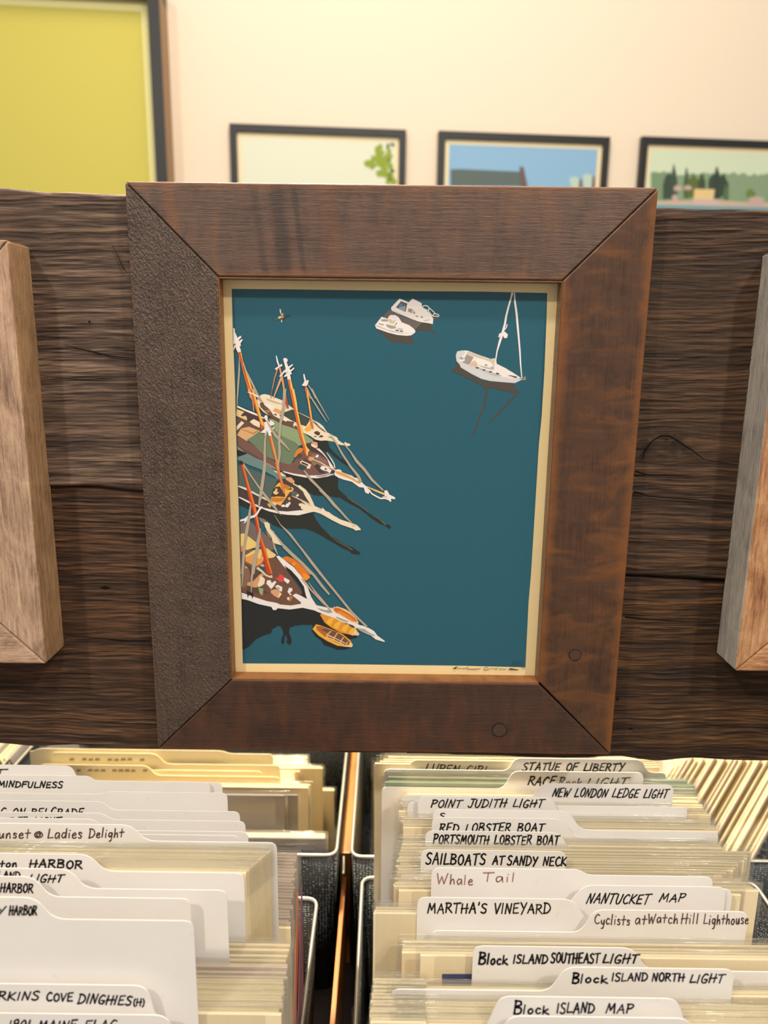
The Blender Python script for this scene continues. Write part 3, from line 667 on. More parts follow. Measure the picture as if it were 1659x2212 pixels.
# third schooner (slate cover)
sh('14191c', ZB, '155,905 300,960 270,1035 160,990')
sh('6d8988', ZB, '155,1020 300,970 560,1110 700,1200 880,1290 890,1340 760,1360 700,1300 500,1200 340,1140 160,1060')
sh('50645e', ZC, '165,20 330,80 560,170 700,230 760,250 720,330 680,420 655,540 620,580 500,510 370,440 170,330')
sh('f0d9a8', ZB, '700,1215 820,1250 880,1300 880,1312 820,1300 720,1240')
sh('4d3a36', ZC, '170,360 360,470 520,540 640,600 700,560 780,420 750,250 850,235 900,270 1000,310 1100,380 1180,480 1230,590 1320,680 1290,715 1100,715 800,715 560,660 400,600 180,490')
st(CR, ZC, '170,345 300,395 440,470 620,560 740,620', 3, 4.4, 3.6, 4, 5)
st(W_, ZC, '180,510 330,585 470,650', 2.6, 4, 4)
sh(W_, ZC, '460,645 600,680 760,715 900,725 1060,710 1200,700 1290,690 1330,720 1200,750 1070,782 900,775 760,755 620,720 520,680')
sh('f0e0c4', ZC, '980,295 1060,340 1090,330 1110,350 1180,400 1240,480 1290,590 1330,690 1280,680 1230,590 1160,480 1140,430 1060,360 990,320')
sh('e0a57c', ZC, '880,215 960,215 1010,270 1010,300 960,300 880,250')
sh(YE, ZC, '770,300 800,290 880,330 940,350 945,380 870,400 980,400 930,450 800,640 760,620 660,580 655,540 720,400 705,370'); sh('ce7c2c', ZC, '810,330 880,320 940,350 920,385 840,385'); sh('ce7c2c', ZC, '665,520 760,520 870,520 830,570 760,585 660,570')
sh('50362f', ZC, '715,360 790,350 820,400 870,470 870,510 760,500 680,510 670,470 700,420'); sh('f2cf86', ZC, '690,430 720,415 730,380 760,390 745,430 780,440 740,475 700,460'); st('f2cf86', ZC, '960,365 990,385 960,430', 3.2, 3, 2.4)
sh('5a6660', ZC, '960,450 1000,410 1060,450 1020,500 970,490'); st(CR, ZC, '1040,500 1070,470', 4, 4); sh(W_, ZC, '810,630 850,620 880,640 880,600 940,580 955,600 910,665 870,655 820,660'); sh('4a5a54', ZC, '870,570 930,570 920,600 880,615')
sh('e9b250', ZC, '600,610 650,600 680,625 640,670'); sh('e9b250', ZC, '905,530 940,505 955,545 930,560')
sh(CR, ZC, '960,490 1040,510 1240,610 1420,690 1430,720 1530,740 1600,790 1659,820 1659,880 1540,820 1440,760 1300,720 1180,690 1080,640 1070,610 1120,600 1200,640 1100,560'); st('d8bfa4', ZC, '1020,510 1180,590 1300,670 1410,710', 2, 3.4, 3.4, 3); sh('cdb498', ZC, '1115,630 1150,620 1185,645 1165,665 1125,655')
sh(CR, ZF, '0,160 60,175 180,205 245,250 265,235 265,210 290,230 310,255 355,270 400,315 520,370 620,400 700,430 750,478 752,495 720,497 690,503 660,480 600,460 500,425 400,375 250,290 170,265 80,268 0,225')
sh('dcc6a8', ZF, '635,430 680,425 690,450 650,455')
# near schooner (bottom left)
sh('786660', ZC, '195,880 350,870 440,950 620,1100 740,1230 680,1310 520,1270 350,1180 200,1080')
sh('8d7b72', ZC, '470,810 560,840 600,900 560,920 500,870')
sh('7a5a4d', ZD, '210,60 330,40 500,80 620,180 500,300 440,560 300,620 220,640')
sh('f1d07a', ZC, '205,1060 250,1050 340,1110 440,1190 500,1240 400,1270 300,1300 205,1240'); sh('e5944a', ZC, '205,1245 265,1240 290,1310 210,1325')
sh('f1cf80', ZD, '270,140 400,60 500,40 600,30 740,130 700,170 620,180 560,200 440,300 330,250'); sh('e89e55', ZD, '275,170 400,110 470,180 560,190 520,250 440,300 340,250 280,230'); st('e89e55', ZD, '500,190 540,120', 1.4, 6)
sh('734c3b', ZD, '620,185 700,165 760,190 850,290 940,420 1040,560 1120,680 1150,770 1130,850 1000,885 880,880 740,850 560,810 400,750 220,680 220,640 300,600 460,560 560,440 560,260')
sh('5a4034', ZD, '265,250 340,290 440,320 500,380 480,430 440,470 400,500 330,420 310,340')
sh('8a6553', ZD, '265,300 330,340 350,440 310,560 220,640 225,480'); sh('5a4034', ZD, '310,580 480,620 640,700 500,720 300,660')
sh('d9a06e', ZD, '310,540 400,520 480,430 520,400 550,430 500,560 470,610 400,615 300,580'); sh('e2a468', ZD, '500,270 550,265 565,295 540,312 500,295'); sh('d0a07a', ZD, '265,290 310,310 305,335 270,325')
st('e3cdb8', ZD, '450,320 520,370 580,430 640,455 680,450', 5, 4.5, 4, 4, 7)
sh(CR, ZD, '495,440 550,470 570,490 560,560 520,590 480,610 460,570 490,500'); sh('8fb27c', ZD, '470,620 540,630 545,660 520,735 490,700'); sh('c09466', ZD, '525,680 545,690 530,735 512,720')
sh(W_, ZD, '590,560 600,510 650,505 670,550 720,515 740,535 690,610 660,640 620,590'); sh('d9a47a', ZD, '655,660 720,640 780,660 820,710 770,770 720,750 660,700'); sh(W_, ZD, '720,600 760,575 830,610 820,680 780,660'); sh('bdb2a4', ZD, '735,610 790,610 790,650 740,640'); sh('f0d2a0', ZD, '790,690 820,715 775,775 755,760')
sh('e0484a', ZD, '725,460 770,470 790,410 850,445 865,480 830,530 790,530 740,490'); sh(W_, ZD, '860,465 940,510 930,540 910,560 850,510')
sh(W_, ZD, '930,620 975,625 980,660 940,700 970,720 950,735 905,680'); sh('b07a3e', ZD, '930,740 990,755 950,825 910,810'); sh(CR, ZD, '900,760 935,765 930,805 900,795')
sh(W_, ZD, '735,150 775,140 840,190 930,260 1010,320 1070,400 1140,470 1160,530 1210,620 1260,760 1330,870 1280,860 1200,790 1170,700 1100,580 960,400 840,290')
sh('1d1714', ZD, '860,285 960,360 1060,470 1150,600 1190,780 1140,770 1090,705 1140,720 1120,640 1040,520 900,350')
sh(W_, ZD, '220,690 300,720 480,780 600,820 740,845 800,870 960,885 1130,855 980,735 1030,705 1110,740 1200,790 1330,880 1480,910 1560,940 1659,1030 1659,1095 1560,1060 1440,1000 1320,960 1130,918 940,945 760,925 730,955 690,950 665,905 480,865 300,800 220,785')
sh('a9a5a0', ZD, '1145,855 1220,775 1320,880 1250,860'); sh('1a1512', ZD, '290,660 400,700 385,790 365,740 330,720 315,780 300,700')
sh(W_, ZF, '0,1350 100,1360 190,1435 300,1480 380,1470 420,1500 600,1610 740,1690 790,1700 860,1730 920,1765 960,1820 1055,1890 1050,1902 940,1870 880,1820 740,1760 650,1690 520,1650 380,1590 200,1520 100,1470 0,1470')
for q in ('200,1470 300,1500 380,1500 400,1535 340,1540 250,1510', '440,1580 520,1610 600,1645 590,1660 500,1630 445,1600', '690,1720 800,1740 870,1790 920,1810 930,1835 850,1800 740,1760'): sh('a9a5a0', ZF, q)
# dinghies
sh('e57a14', ZD, '820,180 860,155 905,150 1000,190 1110,280 1200,380 1245,460 1190,515 1120,460 1020,320 940,250'); sh('f09a34', ZD, '1000,235 1040,260 990,290 970,270'); sh('f2962c', ZD, '1130,400 1180,410 1245,465 1190,512 1150,500')
sh('f0cf9c', ZF, '395,1505 405,1465 460,1455 560,1490 640,1540 700,1610 728,1660 715,1672 640,1660 560,1600 440,1540'); sh('d9691a', ZF, '412,1500 420,1468 480,1475 600,1540 680,1600 712,1650 640,1640 540,1570 440,1530'); sh('ea8a2a', ZF, '440,1520 500,1510 620,1580 690,1650 600,1620')
sh('e8962e', ZF, '240,1560 260,1545 420,1600 560,1670 680,1740 735,1800 725,1820 640,1815 500,1785 380,1720 300,1660')
for x, y in ((340, 1620), (430, 1670), (530, 1710), (620, 1750)): sh('f6bb3c', ZF, f'{x},{y} {x+60},{y-35} {x+80},{y-20} {x+30},{y+75} {x-20},{y+45}')
sh('f2cda0', ZF, '640,1815 690,1740 735,1800 725,1822')
sh('f4b13a', ZF, '145,1740 190,1680 240,1690 400,1750 520,1800 620,1880 655,1940 640,1968 560,1960 460,1950 330,1890 220,1820'); sh('b8682c', ZF, '190,1700 260,1700 420,1770 540,1830 610,1890 630,1930 500,1930 320,1850 200,1750'); sh('6f4e48', ZF, '250,1750 310,1730 440,1770 540,1830 620,1930 560,1945 440,1880 340,1790')
for q in ('380,1765 340,1800 310,1870', '460,1790 430,1830 390,1900', '540,1840 510,1880 480,1950', '590,1900 560,1945'): st('f4b13a', ZF, q, 2.6)
st('f2d8b0', ZF, '320,1810 420,1850 560,1920', 1.6); st('f2d8b0', ZF, '310,1840 420,1880 540,1935', 1.6); sh('f2cda0', ZF, '500,1950 600,1945 620,1900 655,1940 640,1968 560,1962')
# rigging and masts
st(TN, ZA, '185,1040 185,1240 170,1450 160,1659', .8, 3.6, 4, 2); st(TN, ZB, '165,0 155,150 150,300', 3, 2.4, 1.4)
sh(W_, ZA, '95,610 120,625 118,665 160,760 190,735 215,730 215,755 180,790 180,810 225,775 238,790 205,840 210,885 190,880 215,965 165,975 140,930 130,890 100,950 98,920 110,870 95,850 98,800 95,660')
sh('8d8074', ZA, '100,850 125,840 138,860 110,880 100,870')
sh('d9702e', ZA, '165,975 205,965 230,1080 290,1230 330,1400 390,1560 415,1659 345,1659 300,1480 255,1320 205,1120'); sh(YE, ZA, '200,970 218,980 240,1100 300,1260 350,1420 400,1580 420,1659 395,1659 340,1480 280,1290 225,1120'); sh(RU, ZA, '180,975 200,980 250,1180 310,1380 340,1500 300,1400 240,1200')
sh('f2a070', ZB, '310,0 345,0 390,150 410,340 395,320 380,180'); sh('cf5f22', ZB, '345,0 385,0 430,150 480,330 540,480 570,560 530,605 500,590 510,560 470,420 400,220'); sh(YE, ZB, '372,0 395,0 450,180 500,360 550,520 560,560 520,540 470,380 420,190')
st(TN, ZA, '240,1140 300,1280 370,1420 480,1659', 2, 3, 4, 5.5); st(TN, ZB, '405,0 480,130 540,210', 6, 5, 2); st(W_, ZB, '310,45 380,70 470,120', 1.4, 2.4, 4)
# small mast with cross pieces
st(W_, ZA, '738,1025 755,1110 780,1180', 2, 3.6, 3); st(W_, ZA, '725,1230 780,1190 825,1160', 4, 3.6, 4.6)
st('d98a62', ZA, '760,1215 710,1370 655,1640', 3, 2.4, 1); st('f0a878', ZA, '815,1350 765,1480 700,1650', 4.5, 3.6, 2)
st('e59a6a', ZA, '785,1190 820,1330 850,1500 880,1659', 3.6, 4.4, 4, 2.6); st(RU, ZB, '845,0 880,120 910,285', 4, 4.4, 4.4); st('8a5a3a', ZB, '680,0 655,140', 1, 1)
# tall mast
sh(W_, ZA, '840,1075 865,1055 905,1075 908,1105 895,1125 918,1190 980,1150 988,1165 935,1215 950,1240 1000,1200 1008,1218 955,1270 972,1290 965,1305 945,1300 958,1385 905,1380 900,1330 860,1345 850,1335 890,1290 870,1270 800,1340 780,1335 860,1240 880,1230 855,1130')
sh('a79a90', ZA, '880,1265 915,1275 900,1285')
sh('d9622a', ZA, '903,1382 945,1385 960,1480 980,1580 1000,1659 965,1659 930,1500'); sh('f4c45a', ZA, '938,1385 960,1390 990,1520 1030,1659 985,1659 955,1500')
sh('d9622a', ZB, '935,0 975,0 1030,250 1070,480 1120,700 1180,880 1200,1030 1170,990 1130,850 1080,680 1030,450'); sh('f4c45a', ZB, '970,0 1005,0 1045,200 1060,330 1100,520 1160,740 1190,860 1220,900 1210,1000 1180,900 1120,700 1070,480 1020,250'); sh('f2c666', ZB, '1180,880 1240,910 1215,950 1205,1010 1185,960')
# right small mast
st(W_, ZA, '1150,1300 1160,1360 1180,1420', 2.6, 3.6, 4); st(W_, ZA, '1130,1470 1170,1440 1220,1395', 4, 6, 3); sh(W_, ZA, '1150,1410 1215,1400 1215,1440 1190,1480 1150,1475')
st('c96a3c', ZA, '1175,1475 1190,1560 1205,1659', 4, 4, 4); st('d8622c', ZB, '1175,0 1210,120 1240,330 1260,480 1285,590', 4, 4, 3.6, 4, 2.6); st('f4b850', ZB, '1200,20 1215,130 1250,340 1275,500', 2.4, 3, 3, 2)
st(TN, ZA, '1215,1460 1280,1560 1330,1659', 1.6, 3.2, 4); st(TN, ZB, '1265,0 1350,160 1530,465', 4, 3, .8); st(TN, ZA, '1190,1500 1255,1659', 3, 4); st(TN, ZB, '1215,60 1380,320 1495,495', 3, 3, 1.4)
# white tangle and mast of the third schooner
sh(W_, ZB, '555,420 580,388 608,405 610,470 640,500 650,460 700,500 715,525 690,545 655,550 665,600 705,565 710,580 660,650 668,700 625,700 610,640 570,690 555,710 575,660 500,655 560,600 560,520 545,500 590,490')
sh('d9642c', ZB, '625,700 668,700 700,850 740,990 780,1180 800,1300 840,1400 865,1530 835,1540 800,1400 760,1250 720,1050 660,850')
sh('f0985a', ZB, '650,700 668,700 720,900 780,1180 830,1380 865,1530 850,1540 800,1360 750,1150 690,900'); sh('e07a3c', ZC, '720,0 780,0 800,180 830,300 865,440 845,460 800,260 760,160')
st(TN, ZB, '590,470 660,590 730,700 820,790 940,920', 2, 4.6, 6, 6, 2); st(TN, ZB, '865,0 850,260 800,520 780,780 790,960 760,1200', 7, 6, 5.6, 5, 5.6, 3)
st(TN, ZB, '600,620 570,760 565,960 570,1160 535,1400 500,1659', 2, 4, 5, 5.5, 6, 5); st(TN, ZC, '565,0 545,180 510,400 480,640', 5, 5.6, 5, 4)
st(TN, ZC, '240,10 380,220 500,390 620,550 720,670 805,780', 4.4, 3, 4, 6, 5, .8)
st(TN, ZB, '1150,1215 1250,1350 1400,1500 1550,1659', 2.4, 6, 5, 5); st(TN, ZF, '235,-10 330,70 420,180 500,260 570,340 640,405', 4, 6, 6.4, 4.4, 4, 2)
st(TN, ZE, '435,395 520,520 620,700 740,880 860,1030 890,1110', 1.4, 3.4, 4, 4.4, 5.6, 7); st(TN, ZE, '640,540 740,660 830,800 950,930 1060,1080 1230,1240', 2, 3, 6, 6, 5.4, 3)
# near mast
sh('1d2526', ZB, '190,1090 200,1070 225,1075 245,1130 235,1150 205,1145'); sh('c23f1c', ZC, '205,20 240,30 300,240 370,470 420,680 460,860 500,1080 560,1280 620,1560 640,1659 600,1659 540,1400 490,1200 440,960 390,740 330,540 280,300')
sh('ea7a2c', ZC, '232,30 255,40 310,250 380,480 440,690 480,900 510,1080 560,1230 620,1450 680,1659 640,1659 590,1450 540,1260 480,1010 430,800 370,560 300,300')
sh('c23f1c', ZD, '510,0 550,0 590,140 640,290 685,415 655,425 610,340 560,160'); sh('ea7a2c', ZD, '540,0 575,0 600,120 640,260 685,415 662,400 610,260')
sh(W_, ZC, '195,850 270,825 310,790 370,790 400,780 440,750 480,680 470,650 530,650 540,665 500,700 460,770 410,815 370,825 310,850 265,905 255,900 265,865 200,875')
st(TN, ZC, '360,590 340,760 300,1000 260,1250 240,1500 230,1659', 1.6, 6, 7, 5, 5, 6); st(TN, ZD, '260,0 245,250 225,600', 6, 5, 2); st(TN, ZC, '500,980 470,1160 430,1400 390,1659', 3, 7, 6.4, 6.6); st(TN, ZD, '465,0 400,250 370,500 365,690', 7.4, 6.4, 4, 1.4)
sh('efdcb8', ZC, '555,885 600,880 640,910 650,1000 700,1020 720,1080 780,1150 815,1230 740,1210 690,1190 665,1110 620,1040 600,1010 570,950'); sh('8d7b72', ZC, '580,1000 620,1040 665,1100 650,1140 600,1070')
st(TN, ZC, '640,970 760,1120 860,1260 1000,1400 1120,1500 1260,1659', 1.6, 3, 6, 5, 5.4, 6); st(TN, ZD, '840,-20 960,100 1120,250 1300,430 1420,590 1530,720', 5, 5.6, 6, 5.4, 5.4, 4)
st(TN, ZC, '710,775 800,920 940,1060 1080,1240 1220,1420 1400,1659', .8, 1.6, 5, 3.6, 4.4, 5.4); st(TN, ZF, '0,720 150,920 300,1110 480,1330 640,1530 830,1710', 4, 6, 5, 4.6, 5, 4)
st(TN, ZC, '690,1190 720,1280 760,1365', 2, 4.4, 1.4); st('cbb092', ZF, '10,1100 130,1250 230,1360 300,1445', 4, 3, 2.6, .8); st('cbb092', ZF, '95,1150 180,1270 280,1390 370,1500', .8, 3, 4, 4)
# signature, printer's mark
def ink_line(pts, wd): st('33302e', ZO, ' '.join(f'{a},{b}' for a, b in pts), *wd)
q = lambda s: [(940 + float(a) / 6.38, 1380 + float(b) / 6.38) for a, b in (k.split(',') for k in s.split())]
for s, wd in (('205,410 240,412 300,385 290,408 250,412', (.6, 1.2, 1, 1, .8)), ('300,385 330,412 370,402 385,412 420,405', (1, 1.2, .8, 1.4, .8)), ('420,405 455,390 460,415 420,414 520,420 600,415 632,400', (.8, 1, 1.2, 1, 1.4, 1.2, .8)),
              ('735,392 690,395 665,420 690,432 740,420 790,402', (1, 1.2, 1.4, 1.4, 1, .8)), ('790,402 800,418 850,400 860,420 830,420', (1, 1, 1, 1.2, 1)), ('870,402 905,425 930,405 945,427 985,410', (.8, 1.4, 1, 1.4, .8)), ('1000,428 1040,412 1090,425 1030,435 1010,430', (1.6, 2.4, 2.8, 2.4, 1)), ('1040,408 1110,425 1155,425', (1, 2.4, 1))):
    ink_line(q(s), wd)
sh('9a948a', ZO, '1126,1442 1134,1442.4 1134,1444 1126,1443.6')
for s in ('1060,340 1080,300 1100,335', '1095,300 1120,300 1120,330 1095,335', '1135,300 1150,335 1170,300', '1175,320 1205,320', '1055,355 1120,352', '1130,350 1210,352'):
    st('1b4d5a', ZO, ' '.join(f'{a},{b}' for a, b in q(s)), .9)
# build it: one flat printed sheet of shapes, each a hair above the one below
cols = []; vs = []; fs = []; mi = []
for k, (hx, pts) in enumerate(P):
    if hx not in cols: cols.append(hx)
    Y = PYL - .00012 - k * 4.0e-6
    b = len(vs)
    for (x, y) in pts: vs.append(at_y(x, y, Y))
    # triangulate through bmesh later: keep as one polygon
    fs.append(list(range(b, len(vs)))); mi.append(cols.index(hx))
from mathutils.geometry import tessellate_polygon
bm = bmesh.new(); bv = [bm.verts.new(v) for v in vs]
for f, m in zip(fs, mi):
    for tri in tessellate_polygon([[Vector((vs[i][0], vs[i][2], 0)) for i in f]]):
        try:
            ff = bm.faces.new([bv[f[i]] for i in tri]); ff.material_index = m
        except ValueError: pass
bm.normal_update()
for f in bm.faces:
    if f.normal.y > 0: f.normal_flip()
po = bm_obj('printed_picture', bm, [plain(h, .55, .25) for h in cols], PR)
# picture glass in the rebate
gl = mesh_obj('picture_glass', [(I[0], .0112, I[2]), (I[1], .0112, I[2]), (I[1], .0112, I[3]), (I[0], .0112, I[3])], [(0, 1, 2, 3)], M_GLASS, FR)
gl.matrix_parent_inverse = FR.matrix_world.inverted()

# ---- the two pale frames cut by the picture's sides
def side_frame(name, label, x0, x1, z0, z1, w_, t_, front_mats, side_mats):
    r = empty(name, ((x0 + x1) / 2, -.016, (z0 + z1) / 2)); tag(r, label, 'picture frame')
    frame_rails(r, x0, x1, z0, z1, w_, -.016, .0375, front_mats, bev=.0016)
    bpy.context.view_layer.update()
    o = bm_obj('backing_board', box(x0 + w_ - .006, x1 - w_ + .006, .004, .014, z0 + w_ - .006, z1 - w_ + .006), plain('8a6f50', .8, .1, 'backing_board_brown'), r)
    o.matrix_parent_inverse = r.matrix_world.inverted()
    p = bm_obj('print_in_pale_frame', box(x0 + w_ - .004, x1 - w_ + .004, .0025, .0038, z0 + w_ - .004, z1 - w_ + .004), M_PAPER, r)
    p.matrix_parent_inverse = r.matrix_world.inverted(); p.name = 'print_sheet'
    return r
def palewood(name, seed, a, b, c, side=False, side_cols=None):
    t = NT(name)
    oc = t.n('ShaderNodeTexCoord').outputs['Object']
    g = t.noise(t.coords((30, 260, 420), (seed, 0, seed), oc), 1, 6, .68, .9)
    m = t.noise(t.coords((26, 30, 50), (seed, 0, 3), oc), 1, 4, .6, .8)
    col = t.ramp(t.math('ADD', t.math('MULTIPLY', g, .55), t.math('MULTIPLY', m, .45)), [(.36, a), (.50, b), (.64, c)])
    if side_cols:
        geo = t.n('ShaderNodeTexCoord').outputs['Normal']
        sp = t.n('ShaderNodeSeparateXYZ'); t.l(geo, sp.inputs[0])
        f = t.n('ShaderNodeClamp', i_0=t.math('MULTIPLY', t.math('SUBTRACT', sp.outputs[2], .6), 6)).outputs[0]
        sc_ = t.ramp(t.math('ADD', t.math('MULTIPLY', g, .6), t.math('MULTIPLY', m, .4)), [(.36, side_cols[0]), (.52, side_cols[1]), (.66, side_cols[2])])
        col = t.mix(f, col, sc_)
    n2 = t.noise(t.coords((120, 500, 500), (seed, 5, 2), oc), 1, 4, .6, 1.2)
    return t.done(col, .72, t.bump(n2, .8, .0009, t.bump(g, .7, .0010)), .2)
pa = palewood('pale_weathered_rail', 1, '7d6252', 'b3937a', 'd0b094', side_cols=('8a6a4c', 'b58e68', 'c9a37a'))
pb = palewood('tan_rail_with_grey_side', 2, '78503a', 'b5845c', 'd3a67e', side_cols=('908a82', 'b6afa5', 'cac2b2'))
side_frame('wooden_picture_frame', 'pale rough wooden frame cut by the left side of the picture, on the dark planks', -.590, -.2845, .0865, .4240, .058, .038, [pa] * 4, None)
side_frame('wooden_picture_frame', 'tan wooden frame with a grey outer side, cut by the right side of the picture', .2930, .6000, .0880, .4245, .058, .038, [pb] * 4, None)
# ------------------------------------------------------------------ wire mesh bins on the stand
ZT, ZF_, ZB_ = -.07, -.185, -.172
BOT = -.345
def mesh_bin(label, x0, x1, y0, y1, zr, taper=.005):
    r = empty('wire_mesh_bin', ((x0 + x1) / 2, (y0 + y1) / 2, BOT)); tag(r, label, 'storage bin', 'mesh bins on the stand')
    bpy.context.view_layer.update(); inv = r.matrix_world.inverted()
    R_ = .012
    ring = fillet([(x0, y0), (x1, y0), (x1, y1), (x0, y1)], [R_] * 4, 6)
    o = bm_obj('rim', tube([(x, y, zr) for x, y in ring], .0020, True, 10), M_WIRE, r, True); o.matrix_parent_inverse = inv
    base = fillet([(x0 + taper, y0 + taper), (x1 - taper, y0 + taper), (x1 - taper, y1 - taper), (x0 + taper, y1 - taper)], [R_] * 4, 6)
    n = len(ring)
    # four sheet-metal sides: front, right, back, left, split at the corner middles
    cm = [3, 10, 17, 24]
    names = ['front_panel', 'side_panel', 'back_panel', 'side_panel']
    for k in range(4):
        ids = [];  i = cm[k]
        while True:
            ids.append(i % n)
            if i % n == cm[(k + 1) % 4] % n: break
            i += 1
        bm = bmesh.new(); rows = []
        for (ox, zz, src) in ((0, zr - .0006, ring), (0, BOT + .002, base)):
            rows.append([bm.verts.new((src[j][0], src[j][1], zz)) for j in ids])
        for j in range(len(ids) - 1): bm.faces.new((rows[0][j], rows[0][j + 1], rows[1][j + 1], rows[1][j]))
        o = bm_obj(names[k], bm, M_MESH, r, True); o.matrix_parent_inverse = inv
        md = o.modifiers.new('thick', 'SOLIDIFY'); md.thickness = .0007; md.offset = 0
    bm = bmesh.new(); bm.faces.new([bm.verts.new((x, y, BOT + .002)) for x, y in base])
    o = bm_obj('base_panel', bm, M_MESH, r); o.matrix_parent_inverse = inv
    return r
mesh_bin('black mesh bin in front at the left, holding the MINDFULNESS divider', -.462, -.0640, -.320, .0410, ZF_)
mesh_bin('black mesh bin in front at the right, holding the BLOCK ISLAND dividers', -.0205, .3830, -.320, .0720, ZF_)
mesh_bin('black mesh bin behind the board, its rim corner left of the orange strip', -.4650, -.0485, .0885, .42, ZB_)
mesh_bin('black mesh bin behind the board, its rim corner right of the orange strip', -.0325, .3400, .0870, .42, ZB_)
mesh_bin('black mesh bin behind the board at the far right, full of leaning prints', .3560, .73, .0880, .42, ZB_)
mesh_bin('black mesh bin behind the board at the far left, full of leaning prints', -.86, -.4800, .0885, .42, ZB_)
M_DARKW = barnwood('dark_stand_wood', 8, '160e09', '3a2517', '5a3b24', '2c1a10')
# wooden stand: top shelf, honey strips imitating the lit shelf in the gap, thin wire hook
st_ = empty('display_stand', (0, .05, FLOOR_Z)); tag(st_, 'wooden display stand carrying the bins, seen between the bins', 'display stand')
bpy.context.view_layer.update(); inv = st_.matrix_world.inverted()
o = bm_obj('shelf_top', box(-.95, .95, -.36, .50, BOT - .032, BOT - .0005, .003), M_DARKW, st_); o.matrix_parent_inverse = inv
for x in (-.9, .9):
    for y in (-.31, .45):
        o = bm_obj('leg', box(x - .03, x + .03, y - .03, y + .03, FLOOR_Z, BOT - .032, .003), M_HONEY, st_); o.matrix_parent_inverse = inv
o = bm_obj('rear_lit_strip', box(-.0470, -.0355, .13, .42, BOT, -.200, .001), M_HONEY, st_); o.matrix_parent_inverse = inv  # added piece imitating the brightly lit rear part of the shelf strip
bar = bm_obj('lit_shelf_strip', box(-.0445, -.0395, -.30, .125, BOT, -.225, .001), M_HONEY, st_); bar.matrix_parent_inverse = inv  # added slat standing in for shelf wood lit through the gap
p0, p1 = at_z(744, 1722, -.205), at_z(742, 1888, -.205)
o = bm_obj('wire_rod', tube([p0, p1], .0016, False, 8), M_WIRE, st_, True); o.matrix_parent_inverse = inv

